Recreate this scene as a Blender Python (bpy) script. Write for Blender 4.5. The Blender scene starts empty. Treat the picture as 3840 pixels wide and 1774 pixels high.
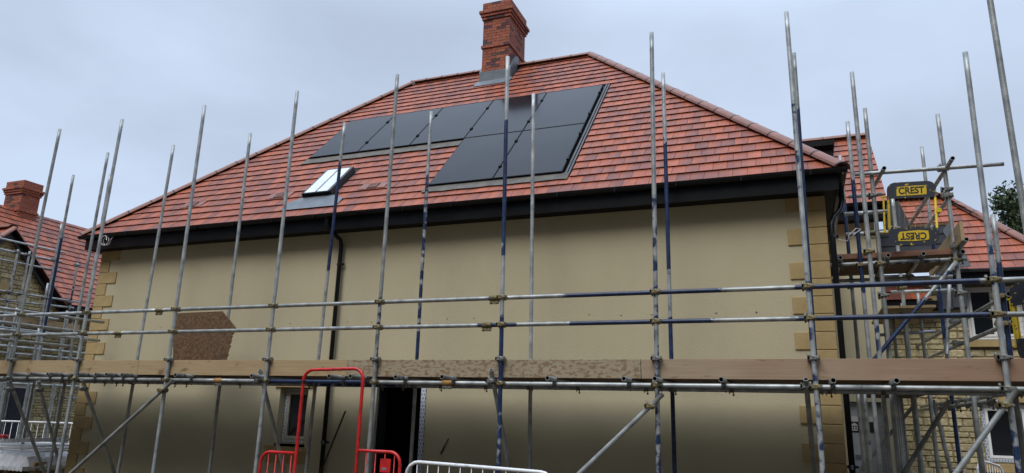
import bpy, math, random
from mathutils import Vector, Matrix
random.seed(7)
R = math.radians
scene = bpy.context.scene
COL = scene.collection
GZ = 0.45                      # ground level (the camera is held 1.55 m above it)

# ------------------------------------------------------------------ camera
cam_d = bpy.data.cameras.new("camera"); cam = bpy.data.objects.new("camera", cam_d); COL.objects.link(cam)
scene.camera = cam
cam_d.sensor_width = 36.0; cam_d.lens = 25.02; cam_d.clip_end = 2000; cam_d.clip_start = 0.05
pitch, roll, yaw = R(14.1778459), R(1.64951056), R(21.79718736)
fw = Vector((-math.sin(yaw)*math.cos(pitch), math.cos(yaw)*math.cos(pitch), math.sin(pitch)))
rt = Vector((math.cos(yaw), math.sin(yaw), 0)); up = rt.cross(fw)
r2 = rt*math.cos(roll) + up*math.sin(roll); u2 = -rt*math.sin(roll) + up*math.cos(roll)
m = Matrix((r2, u2, -fw)).transposed().to_4x4(); m.translation = Vector((0, 0, 2.0))
cam.matrix_world = m

# ------------------------------------------------------------------ light
SUN_EL, SUN_AZ = R(53), R(190)
scene.view_settings.view_transform = 'Standard'; scene.view_settings.look = 'None'
scene.view_settings.gamma = 1.0; scene.view_settings.exposure = 0.14
W = bpy.data.worlds.new("World"); scene.world = W; W.use_nodes = True
nt = W.node_tree; nt.nodes.clear(); N = nt.nodes.new; L = nt.links.new
wo = N('ShaderNodeOutputWorld'); bg = N('ShaderNodeBackground'); bg.inputs[1].default_value = 0.1
sky = N('ShaderNodeTexSky'); sky.sky_type = 'NISHITA'; sky.sun_disc = False
sky.sun_elevation = SUN_EL; sky.sun_rotation = SUN_AZ
tc = N('ShaderNodeTexCoord'); mp = N('ShaderNodeMapping'); mp.inputs['Scale'].default_value = (1.0, 1.0, 2.2)
mp.inputs['Location'].default_value = (5.3, 2.4, 0.7)
L(tc.outputs['Generated'], mp.inputs[0])
n1 = N('ShaderNodeTexNoise'); n1.inputs['Scale'].default_value = 1.5; n1.inputs['Detail'].default_value = 5; n1.inputs['Roughness'].default_value = 0.5
n1.inputs['Distortion'].default_value = 0.35
L(mp.outputs[0], n1.inputs[0])
rp = N('ShaderNodeValToRGB'); e = rp.color_ramp.elements
e[0].position = 0.33; e[0].color = (4.6, 5.45, 6.9, 1); e[1].position = 0.56; e[1].color = (5.85, 7.0, 8.8, 1)
L(n1.outputs[0], rp.inputs[0])
sx = N('ShaderNodeSeparateXYZ'); L(tc.outputs['Generated'], sx.inputs[0])
mr = N('ShaderNodeMapRange'); mr.inputs[1].default_value = 0.5; mr.inputs[2].default_value = 0.9; mr.inputs[3].default_value = 1.0; mr.inputs[4].default_value = 2.6
L(sx.outputs[2], mr.inputs[0])
gr = N('ShaderNodeMapRange'); gr.inputs[1].default_value = 0.34; gr.inputs[2].default_value = 0.80; gr.inputs[3].default_value = 0.04; gr.inputs[4].default_value = 1.0; L(sx.outputs[2], gr.inputs[0])   # low sky behind the camera dimmed to darken the wall under the deck
bk = N('ShaderNodeMapRange'); bk.inputs[1].default_value = 0.0; bk.inputs[2].default_value = 0.42; bk.inputs[3].default_value = 0.0; bk.inputs[4].default_value = 1.0; L(sx.outputs[1], bk.inputs[0])
m1 = N('ShaderNodeMath'); m1.operation = 'MAXIMUM'; L(gr.outputs[0], m1.inputs[0]); L(bk.outputs[0], m1.inputs[1])
m2 = N('ShaderNodeMath'); m2.operation = 'MULTIPLY'; L(m1.outputs[0], m2.inputs[0]); L(mr.outputs[0], m2.inputs[1])
ms = N('ShaderNodeVectorMath'); ms.operation = 'SCALE'; L(rp.outputs[0], ms.inputs[0]); L(m2.outputs[0], ms.inputs['Scale'])
mx = N('ShaderNodeMix'); mx.data_type = 'RGBA'; mx.inputs[0].default_value = 0.93
L(sky.outputs[0], mx.inputs[6]); L(ms.outputs[0], mx.inputs[7]); L(mx.outputs[2], bg.inputs[0]); L(bg.outputs[0], wo.inputs[0])
sd = bpy.data.lights.new("sun", 'SUN'); sd.energy = 1.8; sd.angle = R(36); sd.color = (1.0, 0.95, 0.87)
so = bpy.data.objects.new("sun", sd); COL.objects.link(so)
dirv = Vector((math.sin(SUN_AZ)*math.cos(SUN_EL), math.cos(SUN_AZ)*math.cos(SUN_EL), math.sin(SUN_EL)))
so.rotation_euler = dirv.to_track_quat('Z', 'Y').to_euler()

# ------------------------------------------------------------------ materials
MATS = {}
def mat(name, col, rough=0.6, metal=0.0, col2=None, nscale=6, detail=4, lo=0.35, hi=0.65, bump=0.0, bscale=60, spec=None, stretch=None, attr=None, coat=0):
    if name in MATS: return MATS[name]
    m = bpy.data.materials.new(name); m.use_nodes = True; t = m.node_tree; b = t.nodes['Principled BSDF']
    b.inputs['Roughness'].default_value = rough; b.inputs['Metallic'].default_value = metal
    if spec is not None: b.inputs['Specular IOR Level'].default_value = spec
    if coat: b.inputs['Coat Weight'].default_value = coat; b.inputs['Coat Roughness'].default_value = 0.1
    tc = t.nodes.new('ShaderNodeTexCoord'); mp = t.nodes.new('ShaderNodeMapping'); t.links.new(tc.outputs['Object'], mp.inputs[0])
    if stretch: mp.inputs['Scale'].default_value = stretch
    c = None
    if attr:
        a = t.nodes.new('ShaderNodeAttribute'); a.attribute_name = attr; c = a.outputs['Color']
        if col2:   # attribute colour multiplied by a noise-driven factor
            n = t.nodes.new('ShaderNodeTexNoise'); n.inputs['Scale'].default_value = nscale; n.inputs['Detail'].default_value = detail; t.links.new(mp.outputs[0], n.inputs[0])
            r = t.nodes.new('ShaderNodeValToRGB'); r.color_ramp.elements[0].position = lo; r.color_ramp.elements[0].color = (*col, 1); r.color_ramp.elements[1].position = hi; r.color_ramp.elements[1].color = (*col2, 1)
            t.links.new(n.outputs[0], r.inputs[0])
            x = t.nodes.new('ShaderNodeMix'); x.data_type = 'RGBA'; x.blend_type = 'MULTIPLY'; x.inputs[0].default_value = 1
            t.links.new(c, x.inputs[6]); t.links.new(r.outputs[0], x.inputs[7]); c = x.outputs[2]
    elif col2:
        n = t.nodes.new('ShaderNodeTexNoise'); n.inputs['Scale'].default_value = nscale; n.inputs['Detail'].default_value = detail; t.links.new(mp.outputs[0], n.inputs[0])
        r = t.nodes.new('ShaderNodeValToRGB'); r.color_ramp.elements[0].position = lo; r.color_ramp.elements[0].color = (*col, 1); r.color_ramp.elements[1].position = hi; r.color_ramp.elements[1].color = (*col2, 1)
        t.links.new(n.outputs[0], r.inputs[0]); c = r.outputs[0]
    if c is not None: t.links.new(c, b.inputs['Base Color'])
    else: b.inputs['Base Color'].default_value = (*col, 1)
    if bump:
        n = t.nodes.new('ShaderNodeTexNoise'); n.inputs['Scale'].default_value = bscale; n.inputs['Detail'].default_value = 4; t.links.new(mp.outputs[0], n.inputs[0])
        bp = t.nodes.new('ShaderNodeBump'); bp.inputs['Strength'].default_value = bump; bp.inputs['Distance'].default_value = 0.02
        t.links.new(n.outputs[0], bp.inputs['Height']); t.links.new(bp.outputs[0], b.inputs['Normal'])
    MATS[name] = m; return m

mat('roof_tile', (0.86, 0.86, 0.86), 0.48, attr='tint', col2=(1.12, 1.08, 1.05), nscale=9, bump=0.12, bscale=45, spec=0.25)
mat('ridge_clay', (0.19, 0.075, 0.052), 0.45, col2=(0.27, 0.105, 0.068), nscale=4, bump=0.15)
mat('roof_underlay', (0.03, 0.02, 0.02), 0.9)
mat('black_plastic', (0.006, 0.0065, 0.008), 0.3, col2=(0.010, 0.0105, 0.012), nscale=3, spec=0.3)
mat('black_soffit', (0.006, 0.006, 0.007), 0.6, spec=0.2)
mat('brick', (0.72, 0.72, 0.72), 0.85, attr='tint', col2=(1.15, 1.12, 1.1), nscale=30, bump=0.5, bscale=90)
mat('mortar', (0.30, 0.12, 0.08), 0.95)
mat('stone_block', (0.75, 0.75, 0.72), 0.92, attr='tint', col2=(1.15, 1.15, 1.12), nscale=14, bump=0.9, bscale=22)
mat('stone_mortar', (0.22, 0.18, 0.10), 0.95)
mat('quoin_stone', (0.36, 0.26, 0.115), 0.88, col2=(0.46, 0.335, 0.155), nscale=5, detail=8, bump=0.3, bscale=120)
mat('lead', (0.115, 0.135, 0.16), 0.5, metal=0.15, col2=(0.16, 0.185, 0.21), nscale=5, bump=0.15, bscale=12)
mat('lead_soft', (0.10, 0.092, 0.08), 0.8, col2=(0.15, 0.138, 0.12), nscale=6, bump=0.3, bscale=25)
mat('panel_glass', (0.004, 0.005, 0.008), 0.12, spec=0.13, col2=(0.009, 0.010, 0.013), nscale=1.2)
mat('panel_frame', (0.005, 0.005, 0.006), 0.5, spec=0.15)
mat('window_glass', (0.008, 0.010, 0.013), 0.06, spec=0.5)
mat('upvc', (0.80, 0.80, 0.80), 0.4, col2=(0.86, 0.86, 0.86), nscale=3)
mat('upvc_dusty', (0.34, 0.32, 0.27), 0.6, col2=(0.42, 0.40, 0.34), nscale=8)
mat('film_and_sky_glare', (0.62, 0.68, 0.74), 0.25, col2=(0.78, 0.84, 0.88), nscale=7)  # white of protective film, with the bright sky reflection painted in
mat('grey_trim', (0.06, 0.06, 0.065), 0.5)
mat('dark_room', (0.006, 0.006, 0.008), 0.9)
mat('coupler_brass', (0.13, 0.10, 0.045), 0.5, metal=0.5, col2=(0.33, 0.28, 0.15), nscale=30, bump=0.3)
mat('coupler_zinc', (0.11, 0.11, 0.10), 0.5, metal=0.5, col2=(0.32, 0.32, 0.29), nscale=30, bump=0.3)
mat('rusty_sleeve', (0.42, 0.20, 0.05), 0.6, metal=0.3, col2=(0.55, 0.33, 0.12), nscale=15)
mat('deck_wood', (0.11, 0.072, 0.040), 0.9, col2=(0.22, 0.155, 0.095), nscale=3, stretch=(1, 12, 12), bump=0.4, bscale=30)
mat('ply', (0.052, 0.026, 0.010), 0.75, col2=(0.19, 0.10, 0.042), nscale=22, detail=12, lo=0.32, hi=0.82, bump=0.3, bscale=35)
mat('ply_edge', (0.30, 0.20, 0.11), 0.8, col2=(0.18, 0.11, 0.06), nscale=30)
mat('red_paint', (0.36, 0.014, 0.014), 0.4, col2=(0.56, 0.016, 0.016), nscale=11, detail=8, lo=0.38, hi=0.5, bump=0.1)
mat('white_paint', (0.48, 0.48, 0.48), 0.4, col2=(0.76, 0.77, 0.79), nscale=14, detail=8, lo=0.3, hi=0.46)
mat('navy_paint', (0.012, 0.016, 0.03), 0.5, col2=(0.02, 0.026, 0.045), nscale=6)
mat('slate_clad', (0.035, 0.042, 0.055), 0.55, col2=(0.055, 0.062, 0.078), nscale=3, bump=0.2)
mat('earth', (0.05, 0.038, 0.026), 0.95, col2=(0.085, 0.068, 0.048), nscale=0.8, detail=8, bump=0.6, bscale=8)
mat('bark', (0.05, 0.038, 0.026), 0.95, col2=(0.09, 0.07, 0.05), nscale=12, bump=0.6)
mat('leaf', (0.75, 0.75, 0.75), 0.6, attr='tint', col2=(1.2, 1.2, 1.1), nscale=2)
mat('pallet_wood', (0.30, 0.17, 0.07), 0.85, col2=(0.46, 0.29, 0.14), nscale=5, stretch=(2, 12, 12))
mat('sheeting', (0.55, 0.57, 0.60), 0.35, col2=(0.72, 0.74, 0.77), nscale=9, bump=0.8, bscale=12)
mat('cable', (0.6, 0.6, 0.58), 0.45)
mat('aluminium', (0.45, 0.46, 0.48), 0.35, metal=0.7, col2=(0.62, 0.63, 0.65), nscale=14)
mat('wrap_board', (0.34, 0.36, 0.40), 0.5, col2=(0.42, 0.44, 0.48), nscale=4)
mat('print_black', (0.012, 0.012, 0.014), 0.6)
mat('print_white', (0.6, 0.6, 0.62), 0.6)
mat('print_grey', (0.16, 0.18, 0.22), 0.6)

def finish(name):
    m = bpy.data.materials.new(name); m.use_nodes = True; MATS[name] = m
    return m, m.node_tree, m.node_tree.nodes['Principled BSDF']
def nz(t, scale, detail=4, src=None, stretch=None, dist=0):
    n = t.nodes.new('ShaderNodeTexNoise'); n.inputs['Scale'].default_value = scale; n.inputs['Detail'].default_value = detail; n.inputs['Distortion'].default_value = dist
    tc = t.nodes.new('ShaderNodeTexCoord'); mp = t.nodes.new('ShaderNodeMapping')
    if stretch: mp.inputs['Scale'].default_value = stretch
    t.links.new(tc.outputs['Object'], mp.inputs[0]); t.links.new(mp.outputs[0], n.inputs[0]); return n.outputs[0]
def ramp(t, src, stops):
    r = t.nodes.new('ShaderNodeValToRGB'); el = r.color_ramp.elements
    while len(el) < len(stops): el.new(0.5)
    for q, (p, c) in zip(el, stops): q.position = p; q.color = (*c, 1) if len(c) == 3 else c
    t.links.new(src, r.inputs[0]); return r.outputs[0]
def mixc(t, f, a, b, mode='MIX'):
    x = t.nodes.new('ShaderNodeMix'); x.data_type = 'RGBA'; x.blend_type = mode
    for s, i in ((f, 0), (a, 6), (b, 7)):
        if isinstance(s, (int, float)): x.inputs[i].default_value = s
        elif isinstance(s, tuple): x.inputs[i].default_value = (*s, 1)
        else: t.links.new(s, x.inputs[i])
    return x.outputs[2]
def mth(t, op, a, b=0.0):
    x = t.nodes.new('ShaderNodeMath'); x.operation = op
    for s, i in ((a, 0), (b, 1)):
        if isinstance(s, (int, float)): x.inputs[i].default_value = s
        else: t.links.new(s, x.inputs[i])
    return x.outputs[0]

# galvanised tube with chipped blue paint where the 'paint' attribute says so
m, t, b = finish('scaffold_tube')
galv = ramp(t, nz(t, 7, 6), [(0.3, (0.23, 0.245, 0.25)), (0.52, (0.37, 0.39, 0.39)), (0.75, (0.54, 0.55, 0.545))])
galv = mixc(t, ramp(t, nz(t, 24, 3), [(0.66, (0, 0, 0)), (0.76, (.6, .6, .6))]), galv, (0.15, 0.14, 0.12))
a = t.nodes.new('ShaderNodeAttribute'); a.attribute_name = 'paint'
msk = ramp(t, mth(t, 'ADD', a.outputs['Fac'], mth(t, 'MULTIPLY', mth(t, 'SUBTRACT', nz(t, 9, 5), 0.5), 1.2)), [(0.46, (0, 0, 0)), (0.58, (1, 1, 1))])
blue = ramp(t, nz(t, 12, 5), [(0.35, (0.007, 0.015, 0.055)), (0.7, (0.016, 0.042, 0.115))])
blue = mixc(t, ramp(t, nz(t, 45, 4), [(0.69, (0, 0, 0)), (0.75, (.8, .8, .8))]), blue, (0.36, 0.38, 0.38))
tint = t.nodes.new('ShaderNodeObjectInfo')
dull = ramp(t, tint.outputs['Random'], [(0.0, (0.78, 0.77, 0.74)), (1.0, (1.12, 1.14, 1.16))])
c = mixc(t, 1.0, mixc(t, msk, galv, blue), dull, 'MULTIPLY')
t.links.new(c, b.inputs['Base Color']); b.inputs['Roughness'].default_value = 0.42
t.links.new(mth(t, 'MULTIPLY', mth(t, 'SUBTRACT', 1.0, msk), 0.35), b.inputs['Metallic'])
bp = t.nodes.new('ShaderNodeBump'); bp.inputs['Strength'].default_value = 0.25; bp.inputs['Distance'].default_value = 0.004
t.links.new(nz(t, 30, 4), bp.inputs['Height']); t.links.new(bp.outputs[0], b.inputs['Normal'])
mat('tube_inside', (0.02, 0.018, 0.016), 0.9)

# smooth cream render with a fine float texture and faint float patches
m, t, b = finish('render_coat')
c = ramp(t, nz(t, 0.6, 5), [(0.3, (0.485, 0.428, 0.280)), (0.7, (0.54, 0.478, 0.320))])
c = mixc(t, ramp(t, nz(t, 160, 2), [(0.35, (0.0, 0.0, 0.0)), (0.75, (0.4, 0.4, 0.4))]), c, (0.37, 0.325, 0.21))
c = mixc(t, ramp(t, nz(t, 1.7, 7, stretch=(1, 1, 0.35)), [(0.52, (0, 0, 0)), (0.8, (0.4, 0.4, 0.4))]), c, (0.40, 0.35, 0.235))
t.links.new(c, b.inputs['Base Color']); b.inputs['Roughness'].default_value = 0.95
bp = t.nodes.new('ShaderNodeBump'); bp.inputs['Strength'].default_value = 0.6; bp.inputs['Distance'].default_value = 0.008
t.links.new(nz(t, 70, 6), bp.inputs['Height']); t.links.new(bp.outputs[0], b.inputs['Normal'])

def board_mat(name, c1, c2, stain, s_lo, s_hi, sscale=5):
    m, t, b = finish(name)
    g = ramp(t, nz(t, 4, 6, stretch=(0.5, 9, 14)), [(0.3, c1), (0.7, c2)])
    g = mixc(t, ramp(t, nz(t, sscale, 9, stretch=(0.7, 1, 1.4), dist=0.25), [(s_lo, (0, 0, 0)), (s_hi, (1, 1, 1))]), g, stain)
    k = t.nodes.new('ShaderNodeTexVoronoi'); k.inputs['Scale'].default_value = 2.3
    tc = t.nodes.new('ShaderNodeTexCoord'); t.links.new(tc.outputs['Object'], k.inputs['Vector'])
    g = mixc(t, ramp(t, k.outputs['Distance'], [(0.035, (0.8, 0.8, 0.8)), (0.07, (0, 0, 0))]), g, (0.10, 0.045, 0.02))
    t.links.new(g, b.inputs['Base Color']); b.inputs['Roughness'].default_value = 0.85
board_mat('board_tan', (0.33, 0.235, 0.125), (0.43, 0.315, 0.175), (0.19, 0.12, 0.06), 0.60, 0.70)
board_mat('board_stained', (0.30, 0.245, 0.16), (0.37, 0.305, 0.21), (0.225, 0.155, 0.085), 0.50, 0.57, 20)
board_mat('board_pale', (0.31, 0.22, 0.14), (0.39, 0.285, 0.19), (0.22, 0.13, 0.08), 0.58, 0.75, 3)
m, t, b = finish('board_long')
tc = t.nodes.new('ShaderNodeTexCoord'); sxx = t.nodes.new('ShaderNodeSeparateXYZ'); t.links.new(tc.outputs['Object'], sxx.inputs[0])
kx = mth(t, 'ADD', mth(t, 'MULTIPLY', mth(t, 'SUBTRACT', sxx.outputs[0], 0.9), 0.26), mth(t, 'MULTIPLY', mth(t, 'SUBTRACT', nz(t, 1.2, 5), 0.5), 1.3))
g1 = ramp(t, nz(t, 4, 7, stretch=(0.35, 10, 16)), [(0.3, (0.31, 0.225, 0.145)), (0.7, (0.39, 0.295, 0.20))]); g2 = ramp(t, nz(t, 4, 7, stretch=(0.35, 10, 16)), [(0.3, (0.235, 0.125, 0.075)), (0.7, (0.30, 0.165, 0.105))])
g = mixc(t, kx, g1, g2); g = mixc(t, ramp(t, nz(t, 9, 8, stretch=(0.5, 2, 2)), [(0.62, (0, 0, 0)), (0.74, (.7, .7, .7))]), g, (0.15, 0.075, 0.045))
t.links.new(g, b.inputs['Base Color']); b.inputs['Roughness'].default_value = 0.85
board_mat('board_red', (0.25, 0.125, 0.08), (0.32, 0.17, 0.11), (0.15, 0.07, 0.045), 0.58, 0.75, 3)

# blue and white protective tape on new frames
m, t, b = finish('frame_tape')
tc = t.nodes.new('ShaderNodeTexCoord'); br = t.nodes.new('ShaderNodeTexBrick')
rot = t.nodes.new('ShaderNodeVectorRotate'); rot.rotation_type = 'X_AXIS'; rot.inputs['Angle'].default_value = R(90)
t.links.new(tc.outputs['Object'], rot.inputs['Vector']); t.links.new(rot.outputs[0], br.inputs['Vector'])
br.inputs['Scale'].default_value = 1; br.inputs['Brick Width'].default_value = 0.045; br.inputs['Row Height'].default_value = 0.055; br.inputs['Mortar Size'].default_value = 0.009
br.inputs['Color1'].default_value = (0.30, 0.36, 0.46, 1); br.inputs['Color2'].default_value = (0.22, 0.28, 0.40, 1); br.inputs['Mortar'].default_value = (0.62, 0.64, 0.68, 1)
t.links.new(br.outputs[0], b.inputs['Base Color']); b.inputs['Roughness'].default_value = 0.4
# scuffed yellow paint
m, t, b = finish('yellow_paint')
c = mixc(t, ramp(t, nz(t, 26, 6), [(0.62, (0, 0, 0)), (0.66, (1, 1, 1))]), (0.62, 0.43, 0.008), (0.05, 0.05, 0.05))
t.links.new(c, b.inputs['Base Color']); b.inputs['Roughness'].default_value = 0.5
m, t, b = finish('navy_chipped')
c = mixc(t, ramp(t, nz(t, 20, 7), [(0.62, (0, 0, 0)), (0.65, (1, 1, 1))]), (0.014, 0.018, 0.032), (0.45, 0.33, 0.02))
t.links.new(c, b.inputs['Base Color']); b.inputs['Roughness'].default_value = 0.5

# ------------------------------------------------------------------ mesh helpers
class MB:
    def __init__(s): s.v = []; s.f = []; s.mi = []; s.sm = []; s.mats = []; s.tint = {}; s.paint = {}
    def m(s, name):
        if name not in s.mats: s.mats.append(name)
        return s.mats.index(name)
    def face(s, pts, mat, smooth=False, tint=None, paint=None):
        b0 = len(s.v); s.v += [tuple(p) for p in pts]; s.f.append(tuple(range(b0, b0+len(pts)))); s.mi.append(s.m(mat)); s.sm.append(smooth)
        if tint is not None:
            for i in range(len(pts)): s.tint[b0+i] = tint[i] if isinstance(tint, list) else tint
    def box(s, lo, hi, mat, tint=None, M=None, bevel=0.0):
        x0, y0, z0 = lo; x1, y1, z1 = hi
        P = [Vector(p) for p in ((x0,y0,z0),(x1,y0,z0),(x1,y1,z0),(x0,y1,z0),(x0,y0,z1),(x1,y0,z1),(x1,y1,z1),(x0,y1,z1))]
        if M is not None: P = [M @ p for p in P]
        b0 = len(s.v); s.v += [tuple(p) for p in P]
        for q in ((0,3,2,1),(4,5,6,7),(0,1,5,4),(1,2,6,5),(2,3,7,6),(3,0,4,7)):
            s.f.append(tuple(b0+i for i in q)); s.mi.append(s.m(mat)); s.sm.append(False)
        if tint is not None:
            for i in range(8): s.tint[b0+i] = tint
    def prism(s, poly, mat, d, tint=None, side=None):   # poly: 3D planar polygon, d: extrusion vector
        d = Vector(d); A = [Vector(p) for p in poly]; B = [p+d for p in A]; n = len(A)
        s.face(A[::-1], mat, tint=tint); s.face(B, mat, tint=tint)
        for i in range(n): s.face([A[i], A[(i+1) % n], B[(i+1) % n], B[i]], side or mat, tint=tint)
    def tube(s, p0, p1, r=0.0255, mat='scaffold_tube', seg=0.22, n=12, paint=None, hollow=True, ri=None):
        p0 = Vector(p0); p1 = Vector(p1); d = p1-p0; Ln = d.length; d.normalize()
        u = d.orthogonal().normalized(); w = d.cross(u); k = max(1, int(Ln/seg)) if paint else 1
        b0 = len(s.v)
        for i in range(k+1):
            c = p0 + d*(Ln*i/k); pv = paint(c) if callable(paint) else 0.0
            for j in range(n):
                a = 2*math.pi*j/n; s.v.append(tuple(c + u*(r*math.cos(a)) + w*(r*math.sin(a)))); s.paint[len(s.v)-1] = pv
        mi = s.m(mat)
        for i in range(k):
            for j in range(n):
                s.f.append((b0+i*n+j, b0+i*n+(j+1) % n, b0+(i+1)*n+(j+1) % n, b0+(i+1)*n+j)); s.mi.append(mi); s.sm.append(True)
        for e, sg, base in ((p0, 1, b0), (p1, -1, b0+k*n)):
            if hollow:
                r_i = r*0.82; ii = len(s.v)
                for dep in (0, 0.12):
                    for j in range(n):
                        a = 2*math.pi*j/n; s.v.append(tuple(e + d*(sg*dep) + u*(r_i*math.cos(a)) + w*(r_i*math.sin(a))))
                for j in range(n):
                    j2 = (j+1) % n
                    s.f.append((base+j, base+j2, ii+j2, ii+j)); s.mi.append(mi); s.sm.append(False)
                    s.f.append((ii+j, ii+j2, ii+n+j2, ii+n+j)); s.mi.append(s.m('tube_inside')); s.sm.append(True)
                s.f.append(tuple(ii+n+j for j in range(n))); s.mi.append(s.m('tube_inside')); s.sm.append(False)
            else:
                s.f.append(tuple(base+j for j in range(n))); s.mi.append(mi); s.sm.append(False)
    def path(s, pts, r, mat, n=10, closed=False):
        P = [Vector(p) for p in pts]; K = len(P); b0 = len(s.v); prev = None; mi = s.m(mat)
        for i, c in enumerate(P):
            if closed: tg = P[(i+1) % K]-P[i-1]
            else: tg = (P[min(i+1, K-1)]-P[max(i-1, 0)])
            tg.normalize()
            u = tg.orthogonal().normalized() if prev is None else (prev - tg*prev.dot(tg)).normalized()
            prev = u; w = tg.cross(u)
            for j in range(n):
                a = 2*math.pi*j/n; s.v.append(tuple(c + u*(r*math.cos(a)) + w*(r*math.sin(a))))
        for i in range(K if closed else K-1):
            for j in range(n):
                i2 = (i+1) % K
                s.f.append((b0+i*n+j, b0+i*n+(j+1) % n, b0+i2*n+(j+1) % n, b0+i2*n+j)); s.mi.append(mi); s.sm.append(True)
        if not closed:
            s.f.append(tuple(b0+j for j in range(n))); s.mi.append(mi); s.sm.append(False)
            s.f.append(tuple(b0+(K-1)*n+j for j in range(n))); s.mi.append(mi); s.sm.append(False)
    def sweep(s, prof, p0, p1, mat, side, upv=(0,0,1), smooth=False, close=False):  # prof list of (out, up); side = outward vector
        p0 = Vector(p0); p1 = Vector(p1); side = Vector(side); upv = Vector(upv)
        A = [p0+side*a+upv*b for a, b in prof]; B = [p1+side*a+upv*b for a, b in prof]; n = len(prof)
        for i in range(n if close else n-1):
            s.face([A[i], A[(i+1) % n], B[(i+1) % n], B[i]], mat, smooth)
        s.face(A, mat); s.face(B[::-1], mat)
    def build(s, name, parent=None, at=None, bevel=0):
        me = bpy.data.meshes.new(name)
        vs = s.v
        if at is not None: vs = [(x-at[0], y-at[1], z-at[2]) for x, y, z in vs]
        me.from_pydata(vs, [], s.f)
        for q in s.mats: me.materials.append(MATS[q])
        me.polygons.foreach_set('material_index', s.mi); me.polygons.foreach_set('use_smooth', s.sm)
        if s.tint:
            at_ = me.color_attributes.new('tint', 'FLOAT_COLOR', 'POINT'); buf = [1.0]*(4*len(vs))
            for i, c in s.tint.items(): buf[4*i:4*i+3] = c
            at_.data.foreach_set('color', buf)
        if s.paint:
            at_ = me.attributes.new('paint', 'FLOAT', 'POINT'); buf = [0.0]*len(vs)
            for i, c in s.paint.items(): buf[i] = c
            at_.data.foreach_set('value', buf)
        me.update(); o = bpy.data.objects.new(name, me); COL.objects.link(o)
        if at is not None: o.location = at
        if parent is not None: o.parent = parent
        if bevel:
            md = o.modifiers.new('bevel', 'BEVEL'); md.width = bevel; md.segments = 2; md.limit_method = 'ANGLE'
        return o
def thing(name, label, cat, loc=(0,0,0), group=None):
    o = bpy.data.objects.new(name, None); COL.objects.link(o); o.location = loc; o.empty_display_size = 0.1
    o['label'] = label; o['category'] = cat
    if group: o['group'] = group
    return o
def tag(o, label, cat, group=None):
    o['label'] = label; o['category'] = cat
    if group: o['group'] = group
    return o
def copy_part(o, parent, M=None, label=None):
    c = o.copy(); COL.objects.link(c); c.parent = parent
    if M is not None: c.matrix_local = M
    if label: c['label'] = label
    return c
def T(x, y, z): return Matrix.Translation((x, y, z))
def clip(poly, a, b, c):          # keep a*u+b*v<=c
    out = []
    for i in range(len(poly)):
        p, q = poly[i], poly[(i+1) % len(poly)]
        dp = a*p[0]+b*p[1]-c; dq = a*q[0]+b*q[1]-c
        if dp <= 0: out.append(p)
        if (dp < 0 < dq) or (dq < 0 < dp):
            k = dp/(dp-dq); out.append((p[0]+(q[0]-p[0])*k, p[1]+(q[1]-p[1])*k))
    return out
ORANGE = (0.39, 0.108, 0.050); PURP = (0.170, 0.070, 0.060)
def tcol(k, s=1.0): k = min(1, max(0, k)); return tuple(s*(a+(b-a)*k) for a, b in zip(ORANGE, PURP))
def tiles(mb, O, U, V, poly, gauge=0.2442, w=0.1875, holes=(), s=1.0, th=0.014, light=False):
    O, U, V = Vector(O), Vector(U).normalized(), Vector(V).normalized(); Nn = U.cross(V).normalized()
    hp = []
    for i in range(len(poly)):        # polygon counter-clockwise
        (x0, y0), (x1, y1) = poly[i], poly[(i+1) % len(poly)]
        a, b = (y1-y0), -(x1-x0); hp.append((a, b, a*x0+b*y0))
    umin = min(p[0] for p in poly); umax = max(p[0] for p in poly); vmin = min(p[1] for p in poly); vmax = max(p[1] for p in poly)
    P = lambda u, v, h: O+U*u+V*v+Nn*h
    mb.face([P(u, v, -0.012) for u, v in poly], 'roof_underlay')
    r = 0; v0 = vmin
    while v0 < vmax-0.02:
        u = umin - w*(0.5 if r % 2 else 0.0) - w*random.uniform(0, 0.12)
        while u < umax:
            a0, a1 = u+0.0022, u+w-0.0022; segs = [(a0, a1)]
            for (h0, h1, k0, k1) in holes:
                if v0+gauge*0.5 > k0 and v0+gauge*0.5 < k1:
                    ns = []
                    for (p, q) in segs:
                        if q <= h0 or p >= h1: ns.append((p, q)); continue
                        if p < h0: ns.append((p, h0))
                        if q > h1: ns.append((h1, q))
                    segs = ns
            k = random.choice((0.05, 0.15, 0.25, 0.35, 0.5, 0.65, 0.8)); g = random.uniform(-0.35, 0.45)
            hz = random.uniform(-0.0012, 0.0018); sk = random.uniform(-0.0018, 0.0018); br = s*random.uniform(0.9, 1.1)
            for (p, q) in segs:
                if q-p < 0.015: continue
                pl = [(p, v0+sk), (q, v0-sk), (q, v0+gauge+0.02), (p, v0+gauge+0.02)]
                for (a, b, c) in hp:
                    pl = clip(pl, a, b, c)
                    if not pl: break
                if len(pl) < 3: continue
                H = lambda vv: 0.030+hz - (0.030-0.008)*(vv-v0)/gauge
                top = [P(x, y, H(y)) for x, y in pl]; bot = [P(x, y, H(y)-th) for x, y in pl]
                ct = [tcol(k+g*((x-u)/w-0.5)*2, br) for x, y in pl]
                mb.face(top, 'roof_tile', tint=ct)
                n = len(pl)
                for i in range(n):
                    j = (i+1) % n
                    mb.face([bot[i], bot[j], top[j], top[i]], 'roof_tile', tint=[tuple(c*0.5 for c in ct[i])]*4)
            u += w
        v0 += gauge; r += 1
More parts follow.
